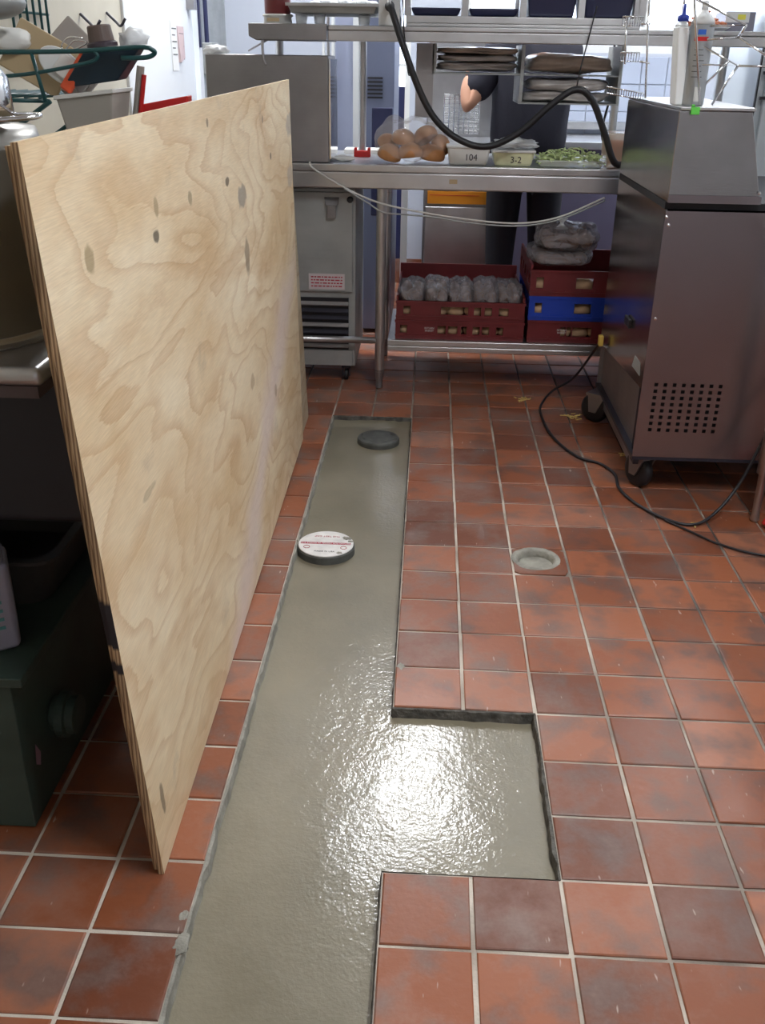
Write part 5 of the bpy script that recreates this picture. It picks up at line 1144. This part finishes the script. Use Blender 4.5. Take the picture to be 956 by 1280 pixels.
bn = thing('beige_bin', 'grey beige plastic bin under the dark green tray', 'bin', (-.82, .80, 1.10))
MB().hull([(-.865, .79, 1.09), (-.765, .79, 1.10), (-.765, .92, 1.10), (-.865, .92, 1.09)], [(-.890, .775, 1.222), (-.745, .775, 1.240), (-.745, .94, 1.240), (-.890, .94, 1.222)]).build('bin_body', M_beige, bn, bevel=.006)
MB().hull([(-.893, .77, 1.212), (-.742, .77, 1.230), (-.742, .945, 1.230), (-.893, .945, 1.212)], [(-.893, .77, 1.222), (-.742, .77, 1.240), (-.742, .945, 1.240), (-.893, .945, 1.222)]).build('bin_rim', M_offw, bn, bevel=.002)
lb = thing('lower_wire_shelf', 'lower dark wire shelf holding the beige bin beside the wall', 'shelf', (-1.0, .9, 1.085))
mb = MB()
for q in range(13): x = -1.19+q*.038; mb.tube([(x, .76, 1.085), (x, 1.2, 1.085)], .0025, 5)
mb.tube([(-1.195, .76, 1.08), (-.72, .76, 1.08)], .005, 6); mb.tube([(-1.195, 1.2, 1.08), (-.72, 1.2, 1.08)], .005, 6)
mb.build('shelf_wires', M_dark, lb, smooth=True)
bc = thing('upturned_brown_cup', 'brown plastic cup standing upside down on the dark green tray', 'cup', (-.77, .80, 1.33))
Mx = Matrix.Translation((-.765, .80, 1.332)) @ Matrix.Rotation(-.12, 4, 'Y')
MB().lathe([(.037, .0), (.037, .008), (.033, .012), (.030, .012), (.0335, .012)], (0, 0, 0), 28, Mx).build('cup_rim', mat('dark_purple_plastic', (.05, .035, .05), .4), bc)
MB().lathe([(.031, .012), (.0285, .045), (.026, .048)], (0, 0, 0), 28, Mx).build('cup_body', M_brown, bc)
o = MB().blob((-.695, .83, 1.35), (.035, .03, .024), 3, .4, 7, 6, flat=.017).build('clear_bag', M_filmw, smooth=True); tag(o, 'small clear plastic bag beside the upturned brown cup', 'bag')
o = MB().tube(smooth_path([(-.855, .79, 1.325), (-.83, .79, 1.345), (-.80, .79, 1.342), (-.82, .785, 1.33), (-.85, .785, 1.322), (-.862, .785, 1.333), (-.84, .78, 1.352), (-.805, .78, 1.35)], 5), .002, 6).build('whisk_wires', M_chrome, smooth=True); tag(o, 'thin bent steel wires of a whisk beside the upturned cup', 'whisk')
for (y, z, l) in ((1.95, 1.44, 'curved dark hook on the cream wall, left of a pair'), (2.25, 1.455, 'curved dark hook on the cream wall, right of a pair')):
    o = MB().tube(smooth_path([(-1.198, y, z+.0), (-1.16, y-.02, z-.03), (-1.13, y-.06, z-.045), (-1.11, y-.06, z-.02)], 5), .005, 8).build('wall_hook', M_dark, smooth=True); tag(o, l, 'hook')
rp = thing('red_dustpan', 'red and grey dustpan standing behind the plywood by the beige bin', 'dustpan', (-.70, .95, 1.10))
MB().hull([(-.72, .93, 1.15), (-.60, .93, 1.165), (-.60, .98, 1.165), (-.72, .98, 1.15)], [(-.74, .93, 1.195), (-.595, .93, 1.222), (-.595, .98, 1.222), (-.74, .98, 1.195)]).build('pan', M_red, rp, bevel=.003)
MB().tube([(-.735, .93, 1.17), (-.712, .93, 1.29)], .010, 10).build('handle', M_beige, rp)
MB().tube([(-.722, .92, 1.17), (-.702, .92, 1.27)], .006, 10).build('red_handle', M_red, rp)
MB().tube([(-.75, .95, 1.15), (-.75, .95, .93)], .008, 8).build('support_post', M_dark, rp)
pn = thing('hanging_pot', 'dull steel pot hanging at the top left corner', 'pot', (-1.02, .75, 1.42))
MB().blob((-1.03, .80, 1.425), (.085, .07, .038), 3, .03, 3, 1).build('pot_body', M_galv, pn, smooth=True)
MB().tube([(-1.03, .80, 1.45), (-1.10, .80, 1.50), (-1.19, .80, 1.50)], .006, 8).build('pot_handle', M_steelD, pn)
o = MB().blob((-1.05, .90, 1.345), (.075, .05, .03), 3, .2, 6, 8).build('folded_towel', M_paper, smooth=True); tag(o, 'folded white towel at the far left of the green wire shelf', 'towel')
eb = thing('electrical_box', 'grey metal switch box on the left wall beside the white door', 'switch box', (-1.2, 3.9, 1.3))
MB().box(-1.199, -1.14, 3.84, 4.02, 1.22, 1.375).build('box', M_galv, eb, bevel=.004)
MB().tube([(-1.17, 3.86, 1.375), (-1.17, 3.86, 2.7)], .012, 10).build('conduit', M_navy, eb)
